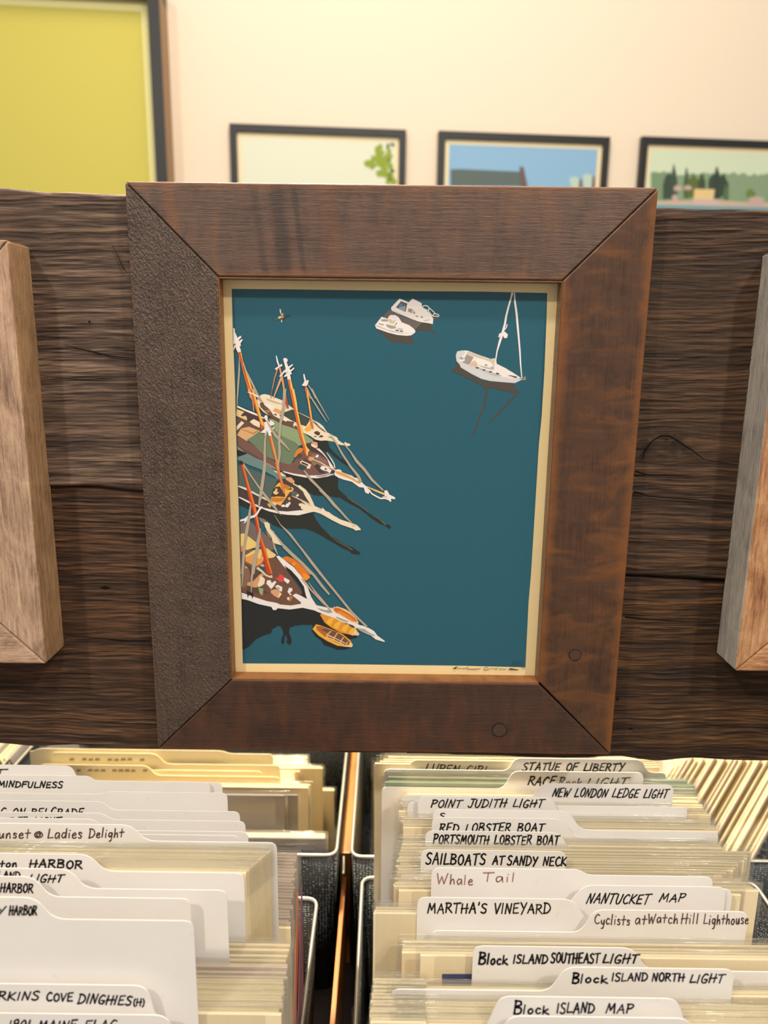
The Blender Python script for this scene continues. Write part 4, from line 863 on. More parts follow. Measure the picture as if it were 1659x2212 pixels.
# ------------------------------------------------------------------ single-stroke hand lettering
F_ = {
 'A': (.62, '0,0 .33,1 .60,-.02|.10,.38 .55,.42'), 'B': (.58, '.03,0 .06,1|.0,.97 .42,.93 .46,.68 .08,.52 .5,.42 .52,.12 .3,0 .0,.03'),
 'C': (.55, '.52,.86 .34,1 .08,.72 .04,.3 .26,0 .58,.12'), 'D': (.62, '.04,0 .08,.98|-.02,1 .38,.94 .62,.52 .4,.1 -.02,.0'),
 'E': (.52, '.52,1 .06,.95 .02,.02 .52,.04|.04,.5 .42,.54'), 'F': (.52, '.56,1 .06,.95 .0,0|.03,.5 .44,.55'),
 'G': (.58, '.52,.9 .28,1 .05,.62 .1,.1 .42,.02 .54,.36 .28,.38'), 'H': (.58, '.06,1 .0,0|.52,1 .46,0|-.04,.48 .66,.54'),
 'I': (.16, '.08,1 .02,0'), 'J': (.5, '.1,1 .55,1|.36,.98 .32,.14 .12,0 -.04,.16'), 'K': (.55, '.06,1 .0,0|.52,.96 .06,.44 .56,.02'),
 'L': (.5, '.1,1 .02,.04 .54,.08'), 'M': (.74, '0,0 .14,1 .34,.3 .62,1 .7,0'), 'N': (.56, '0,0 .1,1 .44,.04 .56,1.02'),
 'O': (.56, '.3,1 .06,.74 .06,.24 .3,.0 .54,.3 .5,.8 .3,1'), 'P': (.52, '.02,0 .06,1|-.04,.96 .4,.96 .5,.74 .3,.5 .04,.5'),
 'R': (.56, '.02,0 .06,1|-.04,.96 .4,.96 .46,.74 .28,.52 .04,.5|.18,.5 .6,.0'), 'S': (.5, '.5,.9 .26,1 .04,.8 .2,.56 .44,.4 .42,.1 .18,0 -.02,.12'),
 'T': (.58, '-.02,.95 .66,1|.3,.97 .24,0'), 'U': (.54, '.02,1 .02,.25 .2,0 .42,.2 .52,1'), 'V': (.5, '0,1 .2,0 .54,1'),
 'W': (.74, '0,1 .14,0 .34,.7 .5,0 .76,1'), 'Y': (.52, '0,1 .26,.5|.56,1 .12,-.12'), '1': (.16, '.1,1 .02,0'), '9': (.45, '.4,.62 .12,.55 .06,.85 .3,1 .42,.8 .34,0'),
 '0': (.5, '.28,1 .04,.6 .14,0 .42,.2 .44,.8 .28,1'), '(': (.2, '.2,1.05 .04,.7 .06,.2 .2,-.1'), ')': (.2, '0,1.05 .16,.7 .14,.2 0,-.1'), "'": (.14, '.1,1.05 .04,.78'),
 'a': (.46, '.4,.52 .16,.56 .02,.28 .14,0 .38,.3 .4,.52 .44,0'), 'c': (.4, '.38,.46 .18,.56 .02,.28 .16,0 .4,.08'), 'd': (.48, '.38,.5 .14,.54 .02,.26 .16,0 .38,.24 .44,1 .42,0'),
 'e': (.42, '.04,.28 .36,.36 .26,.56 .06,.42 .06,.1 .24,0 .42,.1'), 'g': (.46, '.4,.5 .14,.54 .04,.26 .2,.06 .38,.3 .42,.5 .36,-.3 .16,-.42'), 'h': (.44, '.06,1 .02,0 .1,.36 .28,.52 .36,.3 .38,0'),
 'i': (.16, '.06,.5 .06,0|.1,.76 .12,.8'), 'k': (.46, '.04,.9 .02,0|.4,.55 .06,.26 .52,-.04'), 'l': (.18, '.08,1 .04,0'), 'n': (.44, '.02,.5 .02,0 .12,.42 .3,.52 .38,0'),
 'o': (.44, '.22,.54 .04,.38 .06,.08 .24,0 .4,.22 .34,.48 .22,.54'), 'r': (.34, '.04,.5 .04,0 .14,.42 .34,.5'), 's': (.34, '.32,.46 .1,.56 .06,.38 .3,.2 .22,.0 .02,.06'),
 't': (.4, '.2,.9 .16,0|-.04,.5 .44,.54'), 'u': (.44, '.02,.5 .06,.08 .22,.02 .36,.5 .4,0'), 'w': (.56, '0,.5 .12,0 .26,.4 .38,0 .56,.52'), 'y': (.42, '.04,.5 .1,.12 .3,.1 .4,.52 .34,-.3 .12,-.42'),
 '@': (.62, '.42,.56 .2,.56 .16,.26 .36,.2 .46,.5 .3,.86 .04,.62 .04,.2 .26,-.04 .56,.1 .62,.5 .42,.84 .3,.86'), '-': (.3, '.0,.4 .26,.42'), ' ': (.42, ''),
 '~': (.5, '0,.2 .12,.6 .22,.2 .36,.6 .46,.2')}
def smooth(pts, seg=3):
    if len(pts) < 3: return pts
    out = []
    for i in range(len(pts) - 1):
        p0, p1, p2, p3 = pts[max(i - 1, 0)], pts[i], pts[i + 1], pts[min(i + 2, len(pts) - 1)]
        for k in range(seg):
            t_ = k / seg
            out.append(tuple(.5 * ((2 * p1[j]) + (-p0[j] + p2[j]) * t_ + (2 * p0[j] - 5 * p1[j] + 4 * p2[j] - p3[j]) * t_ ** 2 + (-p0[j] + 3 * p1[j] - 3 * p2[j] + p3[j]) * t_ ** 3) for j in range(2)))
    out.append(pts[-1]); return out
def lettering(parent, text, x0, x1, y0, y1, cap, Y, ink, pen=3.3, slant=.12, seed=1, mirror=False):
    """handwriting between two pixels of the photograph, laid on the divider's own plane"""
    rnd = random.Random(seed)
    adv = []; x = 0
    for ch in text:
        adv.append(x); x += F_[ch][0] + .20
    tot = x - .2; sx = (x1 - x0) / tot
    bm = bmesh.new()
    def P3(u, v):
        return at_y(u, v, Y)
    for ch, a in zip(text, adv):
        wgl = rnd.uniform(-.05, .05); sc1 = rnd.uniform(.92, 1.08)
        for stroke in F_[ch][1].split('|'):
            if not stroke: continue
            pts = [tuple(map(float, p.split(','))) for p in stroke.split()]
            curved = ch in 'BCDGJOPRSU09()acdeghnorsuwy@~'
            if curved and len(pts) > 2: pts = smooth(pts)
            q_ = []
            for (u, v) in pts:
                vv = v * sc1 + wgl; uu = a + u + (slant * vv / max(sx / cap, .4))
                X = x0 + uu * sx; 
                if mirror: X = x1 - (X - x0)
                q_.append((X, y0 + (y1 - y0) * (X - x0) / (x1 - x0) - vv * cap))
            for (ax, ay), (bx, by) in zip(q_, q_[1:]):
                d = math.hypot(bx - ax, by - ay) or 1; ww = pen / 2 * rnd.uniform(.82, 1.12)
                dx, dy = (bx - ax) / d * ww, (by - ay) / d * ww; nx, ny = -dy, dx
                k_ = [(ax + nx - dx * .3, ay + ny - dy * .3), (ax - dx, ay - dy), (ax - nx - dx * .3, ay - ny - dy * .3),
                      (bx - nx + dx * .3, by - ny + dy * .3), (bx + dx, by + dy), (bx + nx + dx * .3, by + ny + dy * .3)]
                bm.faces.new([bm.verts.new(P3(*c)) for c in k_])
    return bm_obj('handwriting', bm, ink, parent)

# ------------------------------------------------------------------ divider cards
def plane_Y(base_px, x=850.0): return at_z(x, base_px, ZT).y
def divider(label, base, ybody, xl, xr, tab=None, ytab=None, mat=None, width=None, slope=22, text=None, thick=.0007, tabcut=False, Yabs=None):
    """base: row where the card's plane crosses the level of the print tops; other numbers are photograph pixels"""
    Y = Yabs if Yabs is not None else plane_Y(base); xm = xr if width else (xl + xr) / 2
    zb = at_y(min(max(xm, 0), 1659), ybody, Y).z
    XR = at_y(xr, ybody, Y).x; XL = at_y(xl, ybody, Y).x if width is None else XR - width
    lean = 0
    pts = [(XL, BOT + .006), (XL, zb)]; rad = [0, .006]
    if tab:
        TR = at_y(tab[1], ytab, Y).x; TL = at_y(tab[0], ytab, Y).x if tab[0] is not None else XL
        zt = at_y((tab[1] + (tab[0] or max(tab[1] - 250, 0))) / 2, ytab, Y).z
        s = slope / 2400.0
        if TL <= XL + .004: pts = [(XL, BOT + .006), (XL, zt)]; rad = [0, .007]
        else: pts += [(TL - s, zb), (TL, zt)]; rad += [.007, .007]
        if tabcut or TR >= XR - .004: pts += [(TR, zt), (TR, BOT + .006)]; rad += [.007, 0]
        else: pts += [(TR, zt), (TR + s, zb), (XR, zb), (XR, BOT + .006)]; rad += [.008, .008, .006, 0]
    else:
        pts += [(XR, zb), (XR, BOT + .006)]; rad += [.006, 0]
    v, f = prism(fillet(pts, rad), Y - thick / 2, Y + thick / 2)
    o = mesh_obj('divider_card', v, f, mat or M_CARD)
    tag(o, label, 'divider', 'divider cards in the bins')
    for k, tx in enumerate(text or []):
        s_, x0, x1, y0, y1, cap, ink, pen = tx[:8]
        lettering(o, s_, x0, x1, y0, y1, cap, Y - thick / 2 - .0002, ink, pen, seed=hash(label) % 97 if False else len(label) + k, slant=tx[8] if len(tx) > 8 else .12, mirror=(len(tx) > 9 and tx[9]))
    return o
D = divider
# right-hand bin, back to front
D('white divider with LUPEN GIRL on its tab, rearmost of the right bin', 1691, 1700, 850, 1500, (888, 1150), 1643, text=[('LUPEN GIRL', 918, 1055, 1667, 1673, 17, INK, 2.4, .3)], mat=M_WARMLIT, slope=14)
D('white divider with STATUE OF LIBERTY on its tab', 1697, 1665, 829, 1440, (1112, 1387), 1639, text=[('STATUE OF LIBERTY', 1128, 1345, 1665, 1666, 17, INK, 3.0, .3)], slope=14)
D('white divider with RACE ROCK LIGHT on its tab, below STATUE OF LIBERTY', 1712, 1703, 825, 1390, (1108, 1391), 1667, text=[('RACE', 1140, 1196, 1696, 1697, 19, INK, 3.4, .35), ('Rock', 1206, 1254, 1697, 1698, 18, INK, 2.6, .35), ('LIGHT', 1266, 1352, 1700, 1699, 18, INK, 2.6, .4)], slope=20)
D('white divider with NEW LONDON LEDGE LIGHT on its tab', 1746, 1722, 868, 1456, (1170, 1456), 1694, text=[('NEW LONDON LEDGE LIGHT', 1193, 1440, 1721, 1724, 18, INK, 2.9, .35)], slope=14)
D('blank white divider whose corner peeks out left of POINT JUDITH LIGHT', 1766, 1740, 880, 1486, (880, 1120), 1733, slope=12)
D('white divider with POINT JUDITH LIGHT on its tab', 1774, 1760, 902, 1487, (902, 1192), 1721, text=[('POINT JUDITH LIGHT', 931, 1172, 1744, 1744, 17, INK, 2.9, .3)], slope=20)
D('white divider mostly hidden above RED LOBSTER BOAT, only an S showing', 1806, 1793, 934, 1553, (937, 1228), 1750, text=[('S', 949, 959, 1769, 1769, 13, INK, 2.4, .2)], slope=30)
D('white divider with RED LOBSTER BOAT on its tab', 1820, 1808, 932, 1532, (934, 1214), 1767, text=[('RED LOBSTER BOAT', 949, 1174, 1798, 1796, 18, INK, 3.1, .2)], slope=28)
D('white divider with PORTSMOUTH LOBSTER BOAT on its tab', 1843, 1838, 918, 1440, (918, 1207), 1796, text=[('PORTSMOUTH LOBSTER BOAT', 936, 1206, 1822, 1825, 19, INK, 3.3, .15)], slope=28)
D('white divider with SAILBOATS AT SANDY NECK on its tab', 1899, 1890, 908, 1224, (908, 1224), 1837, text=[('SAILBOATS', 920, 1047, 1867, 1868, 23, INK, 3.6, .12), ('AT', 1064, 1088, 1868, 1868, 19, INK, 3.4, .12), ('SANDY NECK', 1096, 1222, 1868, 1871, 19, INK, 3.4, .12)])
D('white divider with pale red Whale Tail handwriting on its tab', 1965, 1890, 932, 1541, (932, 1250), 1876, text=[('W', 944, 966, 1909, 1909, 22, INKR, 2.6, .05), ('hale', 972, 1021, 1911, 1911, 22, INKR, 2.6, .05), ('Tail', 1044, 1112, 1904, 1905, 20, INKR, 2.6, .05)], slope=18)
D('blank white divider showing right of the NANTUCKET MAP tab', 1976, 1975, 1000, 1583, (1255, 1583), 1918, slope=14)
D('white divider with NANTUCKET MAP on its tab', 1984, 1990, 936, 1569, (1262, 1569), 1914, text=[('NANTUCKET', 1267, 1400, 1951, 1953, 21, INK, 3.0, .35), ('MAP', 1424, 1477, 1948, 1948, 18, INK, 2.8, .35)], slope=50)
D("white divider with MARTHA'S VINEYARD on its tab", 2014, 2004, 900, 1560, (900, 1238), 1940, text=[("MARTHA'S VINEYARD", 924, 1188, 1972, 1974, 21, INK, 3.4, .08)], slope=36)
D('white divider with brown Cyclists at Watch Hill Lighthouse handwriting', 2030, 2014, 932, 1617, (1284, 1617), 1967, text=[('Cyclists', 1284, 1360, 1996, 1998, 21, INKB, 2.6, .1), ('at', 1372, 1396, 1996, 1996, 22, INKB, 2.6, .1), ('Watch', 1400, 1464, 1994, 1994, 20, INKB, 2.6, .1), ('Hill', 1472, 1508, 1995, 1995, 22, INKB, 2.6, .1), ('Lighthouse', 1520, 1616, 1997, 1996, 22, INKB, 2.6, .1)], slope=22)
D('white divider with BLOCK ISLAND SOUTHEAST LIGHT on its tab', 2114, 2095, 1020, 1700, (1020, 1368), 2045, text=[('B', 1034, 1048, 2083, 2083, 27, INK, 4.6, .12), ('lock', 1052, 1095, 2082, 2083, 21, INK, 4.0, .12), ('ISLAND', 1109, 1182, 2081, 2081, 18, INK, 3.8, .12), ('SOUTHEAST', 1190, 1294, 2080, 2081, 21, INK, 3.8, .1), ('LIGHT', 1302, 1376, 2081, 2081, 19, INK, 3.8, .25)], slope=26)
D('white divider with BLOCK ISLAND NORTH LIGHT on its tab', 2160, 2141, 845, 1587, (1222, 1587), 2091, text=[('B', 1236, 1250, 2125, 2125, 24, INKN, 4.2, .12), ('lock', 1254, 1311, 2123, 2123, 18, INKN, 3.8, .12), ('ISLAND', 1322, 1398, 2120, 2118, 17, INKN, 3.4, .1), ('NORTH', 1409, 1477, 2119, 2120, 17, INKN, 3.6, .1), ('LIGHT', 1490, 1562, 2123, 2123, 18, INKN, 3.4, .25)], slope=24)
D('white divider with BLOCK ISLAND MAP on its tab, near the bottom edge', 2222, 2260, 900, 1700, (1080, 1464), 2154, text=[('B', 1110, 1126, 2191, 2191, 27, INKN, 4.4, .12), ('lock', 1130, 1184, 2190, 2190, 20, INKN, 3.8, .12), ('ISLAND', 1203, 1283, 2189, 2188, 21, INKN, 3.6, .1), ('MAP', 1309, 1366, 2188, 2189, 20, INKN, 3.6, .2)], slope=30)
D('blank white divider tab rising at the bottom edge, in front of BLOCK ISLAND MAP', 2244, 2290, 940, 1700, (1100, 1490), 2197, slope=30)
# left-hand bin, back to front
def blur(x0, x1, y, cap): return ('~ ~~~ ~~~~ ~', x0, x1, y, y + 1, cap, INKF, 2.4, .1)  # squiggles imitate writing on the far side showing through the card
D('warm-lit divider standing furthest back in the left rear bin', 1676, 1629, 0, 590, (86, 480), 1619, mat=M_WARMLIT, width=.30, Yabs=.235)
D('warm-lit divider with faint reversed marks, behind the board bottom at the left', 1688, 1653, 0, 605, (86, 338), 1626, mat=M_WARMLIT, width=.28, slope=24, text=[blur(150, 312, 1645, 11)], Yabs=.228)
D('bare warm-lit divider between the two with faint marks', 1693, 1666, 0, 566, (90, 250), 1660, mat=M_WARMLIT, width=.26, Yabs=.221)
D('warm-lit divider with faint reversed marks, directly behind the MINDFULNESS card', 1700, 1678, 0, 604, (62, 320), 1652, mat=M_WARMLIT, width=.29, slope=20, text=[blur(165, 318, 1668, 10)], Yabs=.214)
LW = .26
D('white divider with a T stroke, rear white one at the left edge', 1758, 1690, 0, 480, (None, 156), 1653, width=LW, tabcut=False, slope=10, text=[('T', -10, 13, 1672, 1672, 10, INK, 2.4, .1)])
D('white divider with MINDFULNESS on its tab', 1764, 1690, 0, 454, (None, 192), 1675, width=LW, slope=14, text=[('MINDFULNESS', -4, 134, 1700, 1702, 13, INK, 3.0, .15)])
D('blank white divider tab just below MINDFULNESS', 1790, 1713, 0, 491, (None, 213), 1714, width=LW)
D('white divider with half hidden ON BELGRADE handwriting', 1820, 1753, 0, 518, (None, 222), 1730, width=LW, slope=18, text=[('G ON BELGRADE', 0, 178, 1763, 1764, 18, INK, 2.8, .2)])
D('white divider mostly hidden below ON BELGRADE', 1850, 1774, 0, 530, (None, 222), 1755, width=LW, slope=18, text=[('UNDER LIGHT', -6, 130, 1782, 1780, 15, INK, 2.4, .2)])
D('white divider tab mostly hidden above the Ladies Delight card', 1880, 1797, 0, 536, (None, 205), 1768, width=LW, slope=18, text=[('HAT E', 10, 80, 1792, 1792, 12, INK, 2.4, .2)])
D('blank white divider just behind the Ladies Delight card', 1910, 1805, 0, 517, (None, 260), 1803, width=LW)
D('white divider with brown Sunset @ Ladies Delight handwriting', 2004, 1820, 0, 598, (None, 284), 1780, width=LW, slope=22, text=[('unset', -2, 64, 1810, 1810, 20, INKB, 2.8, .1), ('@', 74, 91, 1809, 1809, 14, INKB, 2.8, .1), ('Ladies', 103, 176, 1812, 1810, 21, INKB, 2.8, .1), ('Delight', 192, 266, 1810, 1808, 20, INKB, 2.8, .1)])
D('white divider with TON HARBOR on its tab, left bin', 2068, 1886, 0, 527, (None, 194), 1844, width=LW, slope=22, text=[('ton', 0, 36, 1873, 1873, 15, INK, 3.4, .1), ('HARBOR', 64, 176, 1874, 1876, 17, INK, 3.6, .12)])
D('white divider with half hidden LAND LIGHT handwriting', 2106, 1923, 0, 490, (None, 151), 1876, width=LW, slope=22, text=[('LAND', -4, 42, 1897, 1897, 14, INK, 3.2, .1), ('LIGHT', 62, 134, 1906, 1906, 17, INK, 3.2, .3)])
D('white divider with HARBOR at the left edge, upper of the two', 2128, 1941, 0, 411, (None, 75), 1893, width=LW, slope=20, text=[('HARBOR', 1, 70, 1927, 1928, 19, INK, 3.4, .1)])
D('white divider with Y HARBOR at the left edge and a wide blank face', 2222, 1989, 0, 418, (None, 78), 1938, width=LW, slope=22, text=[('Y', -8, 10, 1975, 1975, 18, INK, 3.4, .1), ('HARBOR', 20, 78, 1976, 1977, 19, INK, 3.4, .1)])
D('white divider corner peeking out right of the COVE DINGHIES tab', 2236, 2260, 0, 420, (None, 328), 2167, width=LW)
D('white divider with PERKINS COVE DINGHIES (H) on its tab', 2242, 2270, 0, 430, (None, 317), 2127, width=LW, text=[('PERKINS', -44, 82, 2160, 2161, 18, INKN, 3.8, .2), ('COVE', 100, 156, 2163, 2163, 18, INKN, 3.8, .1), ('DINGHIES', 168, 282, 2167, 2171, 20, INKN, 3.8, .25), ('(H)', 288, 311, 2173, 2173, 15, INKN, 3.4, .1)])
D('white divider with 1901 MAINE FLAG cut by the bottom edge', 2258, 2300, 0, 440, (None, 362), 2191, width=LW, text=[('1901 MAINE FLAG', 18, 250, 2224, 2224, 20, INKN, 3.6, .2)])

# ------------------------------------------------------------------ sleeved prints
PW, PH = .270, .262
def print_proto(mat, seed):
    rnd = random.Random(seed)
    t_ = .0021
    o = bm_obj('sleeved_print', box(-PW / 2, PW / 2, -t_ / 2, t_ / 2, -PH, 0, .0002), mat)
    # the clear sleeve: front and back sheets meeting in a seam above the board, slightly rippled
    nx = 14; e = .0036; vs = []; fs = []
    X = [-PW / 2 - e + (PW + 2 * e) * i / nx for i in range(nx + 1)]
    prof = [(-PH, -.0016), (-.02, -.00155), (-.001, -.0015), (.0045, -.0004), (.0058, -.0004), (.0062, -.0002), (.0062, .0002), (.0058, .0004), (.0045, .0004), (-.001, .0015), (-.02, .00155)]
    for z, y in prof:
        for i, x in enumerate(X):
            w_ = .00035 * rnd.uniform(-1, 1) if z > 0 else 0
            edge = 0 if 0 < i < nx else 1
            vs.append((x, (y * (1 - edge)) + w_, z + (rnd.uniform(-.0003, .0003) if z > .004 else 0)))
    for j in range(len(prof) - 1):
        for i in range(nx): a = j * (nx + 1) + i; fs.append((a, a + 1, a + nx + 2, a + nx + 1))
    s = mesh_obj('plastic_sleeve', vs, fs, M_SLEEVE, o, True)
    return o
protos = {}
def get_proto(kind, v):
    k = (kind, v)
    if k not in protos:
        o = print_proto({'c': M_EDGE, 'p': M_EDGE2, 'g': M_EDGE3, 'y': M_GREY}[kind], 11 * v + len(kind)); protos[k] = [o, False]
    return protos[k]
nprint = 0
def sprint(base, top, xr=None, xl=None, kind='c', label='', group='', width=None, art=None):
    """one print: plane from base, top edge from top, right or left edge in photograph pixels"""
    global nprint
    Y = plane_Y(base); ent = get_proto(kind, nprint % 3); nprint += 1
    if not ent[1]: o = ent[0]; ent[1] = True
    else:
        o = ent[0].copy(); C.objects.link(o)
        for ch in [c for c in ent[0].children if c.name.startswith('plastic_sleeve')]:
            c = ch.copy(); C.objects.link(c); c.parent = o
    z = at_y(xr if xr and xr < 1659 else (xl or 1659), top, Y).z
    if xr is not None: XR = at_y(xr, top, Y).x
    if xl is not None: XL = at_y(xl, top, Y).x
    if xr is None: XR = XL + (width or PW)
    if xl is None: XL = XR - (width or PW)
    o.location = ((XL + XR) / 2, Y, z); o.scale = ((XR - XL) / PW, 1, 1)
    tag(o, label, 'art print', group)
    return o
rp = random.Random(21)
ORD = ['rearmost', 'second', 'third', 'fourth', 'fifth', 'sixth', 'seventh', 'eighth', 'ninth', 'tenth'] + 'eleventh twelfth thirteenth fourteenth fifteenth sixteenth seventeenth eighteenth nineteenth twentieth'.split() + ['twenty-' + k for k in 'first second third fourth fifth sixth seventh eighth'.split()]
def pack(base0, base1, n, top0, top1, where, xr=None, xl=None, kind='c', jx=5, width=None, word='cream edged'):
    grp = f'sleeved prints {where}'
    for i in range(n):
        f = i / max(n - 1, 1); b = base0 + (base1 - base0) * f; tp = top0 + (top1 - top0) * f
        a = None if xr is None else (xr[0] + (xr[1] - xr[0]) * f + rp.uniform(-jx, jx))
        c = None if xl is None else (xl[0] + (xl[1] - xl[0]) * f + rp.uniform(-jx, jx))
        sprint(b, tp + rp.uniform(-1.6, 1.6), a, c, kind, f'{word} print {where}, ' + ('rearmost' if i == 0 else 'frontmost' if i == n - 1 else ORD[i] + ' from the back'), grp, width)
def RX(y): return 890 + .648 * (y - 748)
# right bin
pack(1676, 1688, 4, 1641, 1657, 'behind the LUPEN GIRL divider', xr=(1410, 1425), xl=(838, 812), jx=2)
pack(1700, 1709, 4, 1683, 1698, 'between the LIBERTY and RACE ROCK dividers', xr=(1478, 1500), xl=(842, 835), kind='g', jx=3, word='green edged')
pack(1716, 1722, 3, 1702, 1718, 'between the RACE ROCK and NEW LONDON dividers', xr=(1500, 1503), xl=(1206, 1200), kind='g', jx=2, word='green edged')
pack(1727, 1742, 5, 1723, 1743, 'just behind the NEW LONDON divider', xr=(1506, 1515), xl=(882, 866), jx=5)
pack(1750, 1762, 3, 1748, 1760, 'just behind the POINT JUDITH divider', xr=(1525, 1536), xl=(870, 862), jx=5)
pack(1779, 1801, 5, 1776, 1795, 'between the POINT JUDITH and RED LOBSTER dividers', xr=(1536, 1548), xl=(866, 870), jx=4)
pack(1826, 1837, 3, 1826, 1833, 'between the RED and PORTSMOUTH LOBSTER dividers', xr=(1554, 1560), xl=(872, 870), jx=3)
pack(1848, 1893, 10, 1841, 1892, 'between the PORTSMOUTH and SANDY NECK dividers', xr=(1618, 1566), xl=(862, 860), jx=7)
pack(1905, 1950, 7, 1899, 1925, 'between the SANDY NECK and Whale Tail dividers', xr=(1596, 1640), xl=(864, 848), jx=5)
o = sprint(1957, 1932, xr=1600, xl=861, label='sleeved print with a blue strip of picture, left of the MARTHA\'S VINEYARD tab')
def art_on(o, base, x0, y0, x1, y1, hexc):
    Y = plane_Y(base) - .00125
    P4 = [at_y(x0, y1, Y), at_y(x1, y1, Y), at_y(x1, y0, Y), at_y(x0, y0, Y)]
    a = mesh_obj('printed_picture', P4, [(0, 1, 2, 3)], plain(hexc, .5, .3), o)
    bpy.context.view_layer.update(); a.matrix_parent_inverse = o.matrix_world.inverted()
art_on(o, 1957, 893, 1971, 1560, 2200, '5e97cf')
pack(2040, 2056, 3, 2035, 2050, 'just before the Cyclists divider', xr=(1690, 1700), xl=(868, 870), jx=2)
o = sprint(2066, 2056, xr=1704, xl=868, label='wide cream sleeved print behind the BLOCK ISLAND SOUTHEAST divider')
o = sprint(2098, 2062, xr=1720, xl=908, label='sleeved print with a navy picture corner, left of the BLOCK ISLAND SOUTHEAST tab')
art_on(o, 2098, 955, 2104, 1660, 2300, '2b3a78')
pack(2124, 2148, 3, 2132, 2140, 'between the SOUTHEAST and NORTH LIGHT dividers', xr=(1720, 1740), xl=(872, 850), jx=4)
pack(2166, 2214, 8, 2164, 2211, 'between the NORTH LIGHT and MAP dividers', xr=(1740, 1770), xl=(868, 860), jx=8)
# right side of the bin, tall white body seen at the right of BLOCK ISLAND NORTH is that divider's neighbour
pack(1991, 2010, 3, 1962, 1972, 'sticking out left of the MARTHA\'S card', xl=(812, 806), jx=1, width=.04, word='narrow cream')
pack(2120, 2218, 13, 2115, 2208, 'left of the BLOCK ISLAND cards', xl=(806, 800), jx=3, width=.035, word='narrow cream')
# left bin
pack(1796, 1995, 24, 1845, 1994, 'low behind the Ladies Delight card', xr=(641, 625), jx=5, kind='p', word='pinkish cream edged')
sprint(1999, 2003, xr=628, label='cream sleeved print with a bare top strip, right of the Ladies Delight card')
pack(2010, 2061, 11, 1838, 1884, 'nested before the Ladies Delight card', xr=(585, 532), jx=1)
pack(2074, 2102, 5, 2042, 2084, 'just behind the LAND LIGHT divider', xr=(628, 618), jx=3, kind='c')
pack(2110, 2124, 3, 2088, 2112, 'between the LAND LIGHT and HARBOR dividers', xr=(624, 620), jx=3, kind='p', word='pinkish cream edged')
pack(2133, 2196, 12, 2118, 2186, 'behind the blank Y HARBOR divider', xr=(616, 606), jx=4, kind='c')
sprint(2204, 2190, xr=608, label='bare cream sleeved print at the bottom edge, right of the Y HARBOR card')
# rear left bin
BBASE = 1640
def back_print(Y, top, xr, kind, label, group, w_=.27):
    o = sprint(1700, 1700, xr=600, kind=kind, label=label, group=group or '')
    p = at_y(xr, top, Y); o.location = (p.x - w_ / 2, Y, p.z); o.scale = (w_ / PW, 1, min(1.0, (p.z - BOT - .006) / PH))
    return o
g = 'prints in the rear left bin'
y_ = .330
for k in range(8):
    back_print(y_ - k * .006, 1634 + k * 2.5, 662 + rp.uniform(-5, 4), 'c', ORD[k] + ' warm cream print from the back in the rear left bin', g)
for k in range(2): back_print(.280 - k * .006, 1656 + k * 3, 694 + k * 3, 'c', ('rear' if k == 0 else 'front') + ' one of two tall cream prints left of the rear rim wire', g)
for k in range(6): back_print(.268 - k * .005, 1666 + k * 5, 640 + rp.uniform(-12, 12), 'c', ORD[k] + ' print of the middle stack in the rear left bin', g)
for k in range(3): back_print(.200 - k * .006, 1695 + k * 3, 668 + rp.uniform(-3, 3), 'c', ORD[k] + ' of three tall faced prints in the rear left bin', g)
back_print(.140, 1718, 614, 'y', 'grey sleeved print with a large plain face in the rear left bin', None)
back_print(.148, 1717, 643, 'y', 'grey sleeved print just behind the large grey one', None)
for k in range(4): back_print(.118 - k * .006, 1802 + k * 3, 702, 'y' if k == 3 else 'c', ORD[k] + ' low print from the back at the rear rim corner', 'low prints by the rear rim corner')
for k in range(2): back_print(.30 - k * .006, 1704 + 3 * k, 722, 'c', ('rear' if k == 0 else 'front') + ' short cream print beside the rear left bin rim wire', g)
# rear middle bin, left edges seen through the gap
for k in range(7):
    Y = .330 - k * .022; p = at_y(808 + 3 * k, 1652 + 2 * k, Y)
    o = sprint(1700, 1700, xr=600, label=ORD[k] + ' print from the back in the rear middle bin, left of LUPEN GIRL', group='prints in the rear middle bin')
    o.location = (p.x + .135, Y, p.z); o.scale = (1, 1, .9)
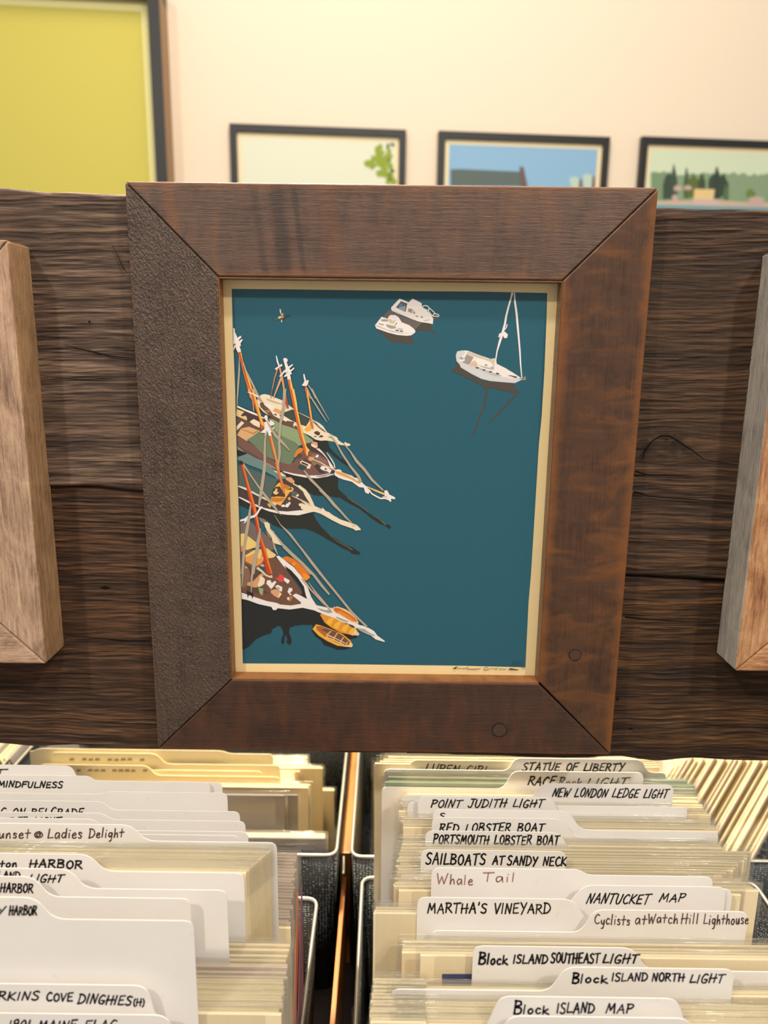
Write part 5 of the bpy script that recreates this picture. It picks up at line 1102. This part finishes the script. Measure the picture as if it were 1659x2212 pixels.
# leaning prints in the far right rear bin
def leaning(x_px, top_px, Yc, ang, label, group, kind='c', length=.20):
    o = sprint(1700, 1700, xr=600, kind=kind, label=label, group=group)
    p = at_y(x_px, top_px, Yc)
    o.rotation_euler = (0, ang, math.pi / 2); o.scale = (length / PW, 1, .86)
    o.location = (p.x, Yc + length / 2, p.z)
    o.rotation_mode = 'XYZ'
    R3 = Matrix.Rotation(ang, 4, 'Y') @ Matrix.Rotation(math.pi / 2, 4, 'Z')
    o.rotation_euler = R3.to_euler()
    return o
nlean = 25
for k in range(nlean):
    f = k / (nlean - 1)
    leaning(1446 + 300 * f + rp.uniform(-4, 4), 1662 - 34 * f + rp.uniform(-6, 6) if k < 3 else 1640 + rp.uniform(-5, 5), .235 - .11 * f, math.radians(20 + 5 * (1 - f)), ('leftmost' if k == 0 else ORD[k] + ' from the left') + ' of the prints leaning in the far right rear bin', 'leaning prints in the far right rear bin', 'c' if k % 4 else 'p')
for k in range(7):
    leaning(-52 + 12 * k, 1628 + 2 * k, .26, math.radians(-22), ('leftmost' if k == 0 else ORD[k] + ' from the left') + ' of the prints leaning in the far left rear bin', 'leaning prints in the far left rear bin', 'c' if k % 3 else 'y')
# orange card and purple edged print standing lengthways at the right of the left bin
def side_card(name, a, b, X, mat, label):
    A, B_ = at_x(*a, X), at_x(*b, X)
    vs = []
    for x in (X - .0004, X + .0004):
        vs += [(x, A.y, A.z), (x, B_.y, B_.z), (x, B_.y, BOT + .006), (x, A.y, BOT + .006)]
    o = mesh_obj(name, vs, [(0, 1, 2, 3), (7, 6, 5, 4), (0, 4, 5, 1), (1, 5, 6, 2), (2, 6, 7, 3), (3, 7, 4, 0)], mat); tag(o, label, 'card')
side_card('orange_card', (643, 1926), (633, 2212), -.0672, plain('e8743a', .5, .3, 'orange_card_paper'), 'thin orange card standing lengthways at the right side of the left front bin')
side_card('purple_card', (652, 1908), (643, 2212), -.0655, plain('8a5a70', .5, .3, 'dull_purple_card'), 'thin dull purple card lengthways between the orange card and the bin wire')
for o_ in list(sc.objects):
    if o_.get('label') and len(o_['label'].split()) > 16: print('LONG', o_['label'])
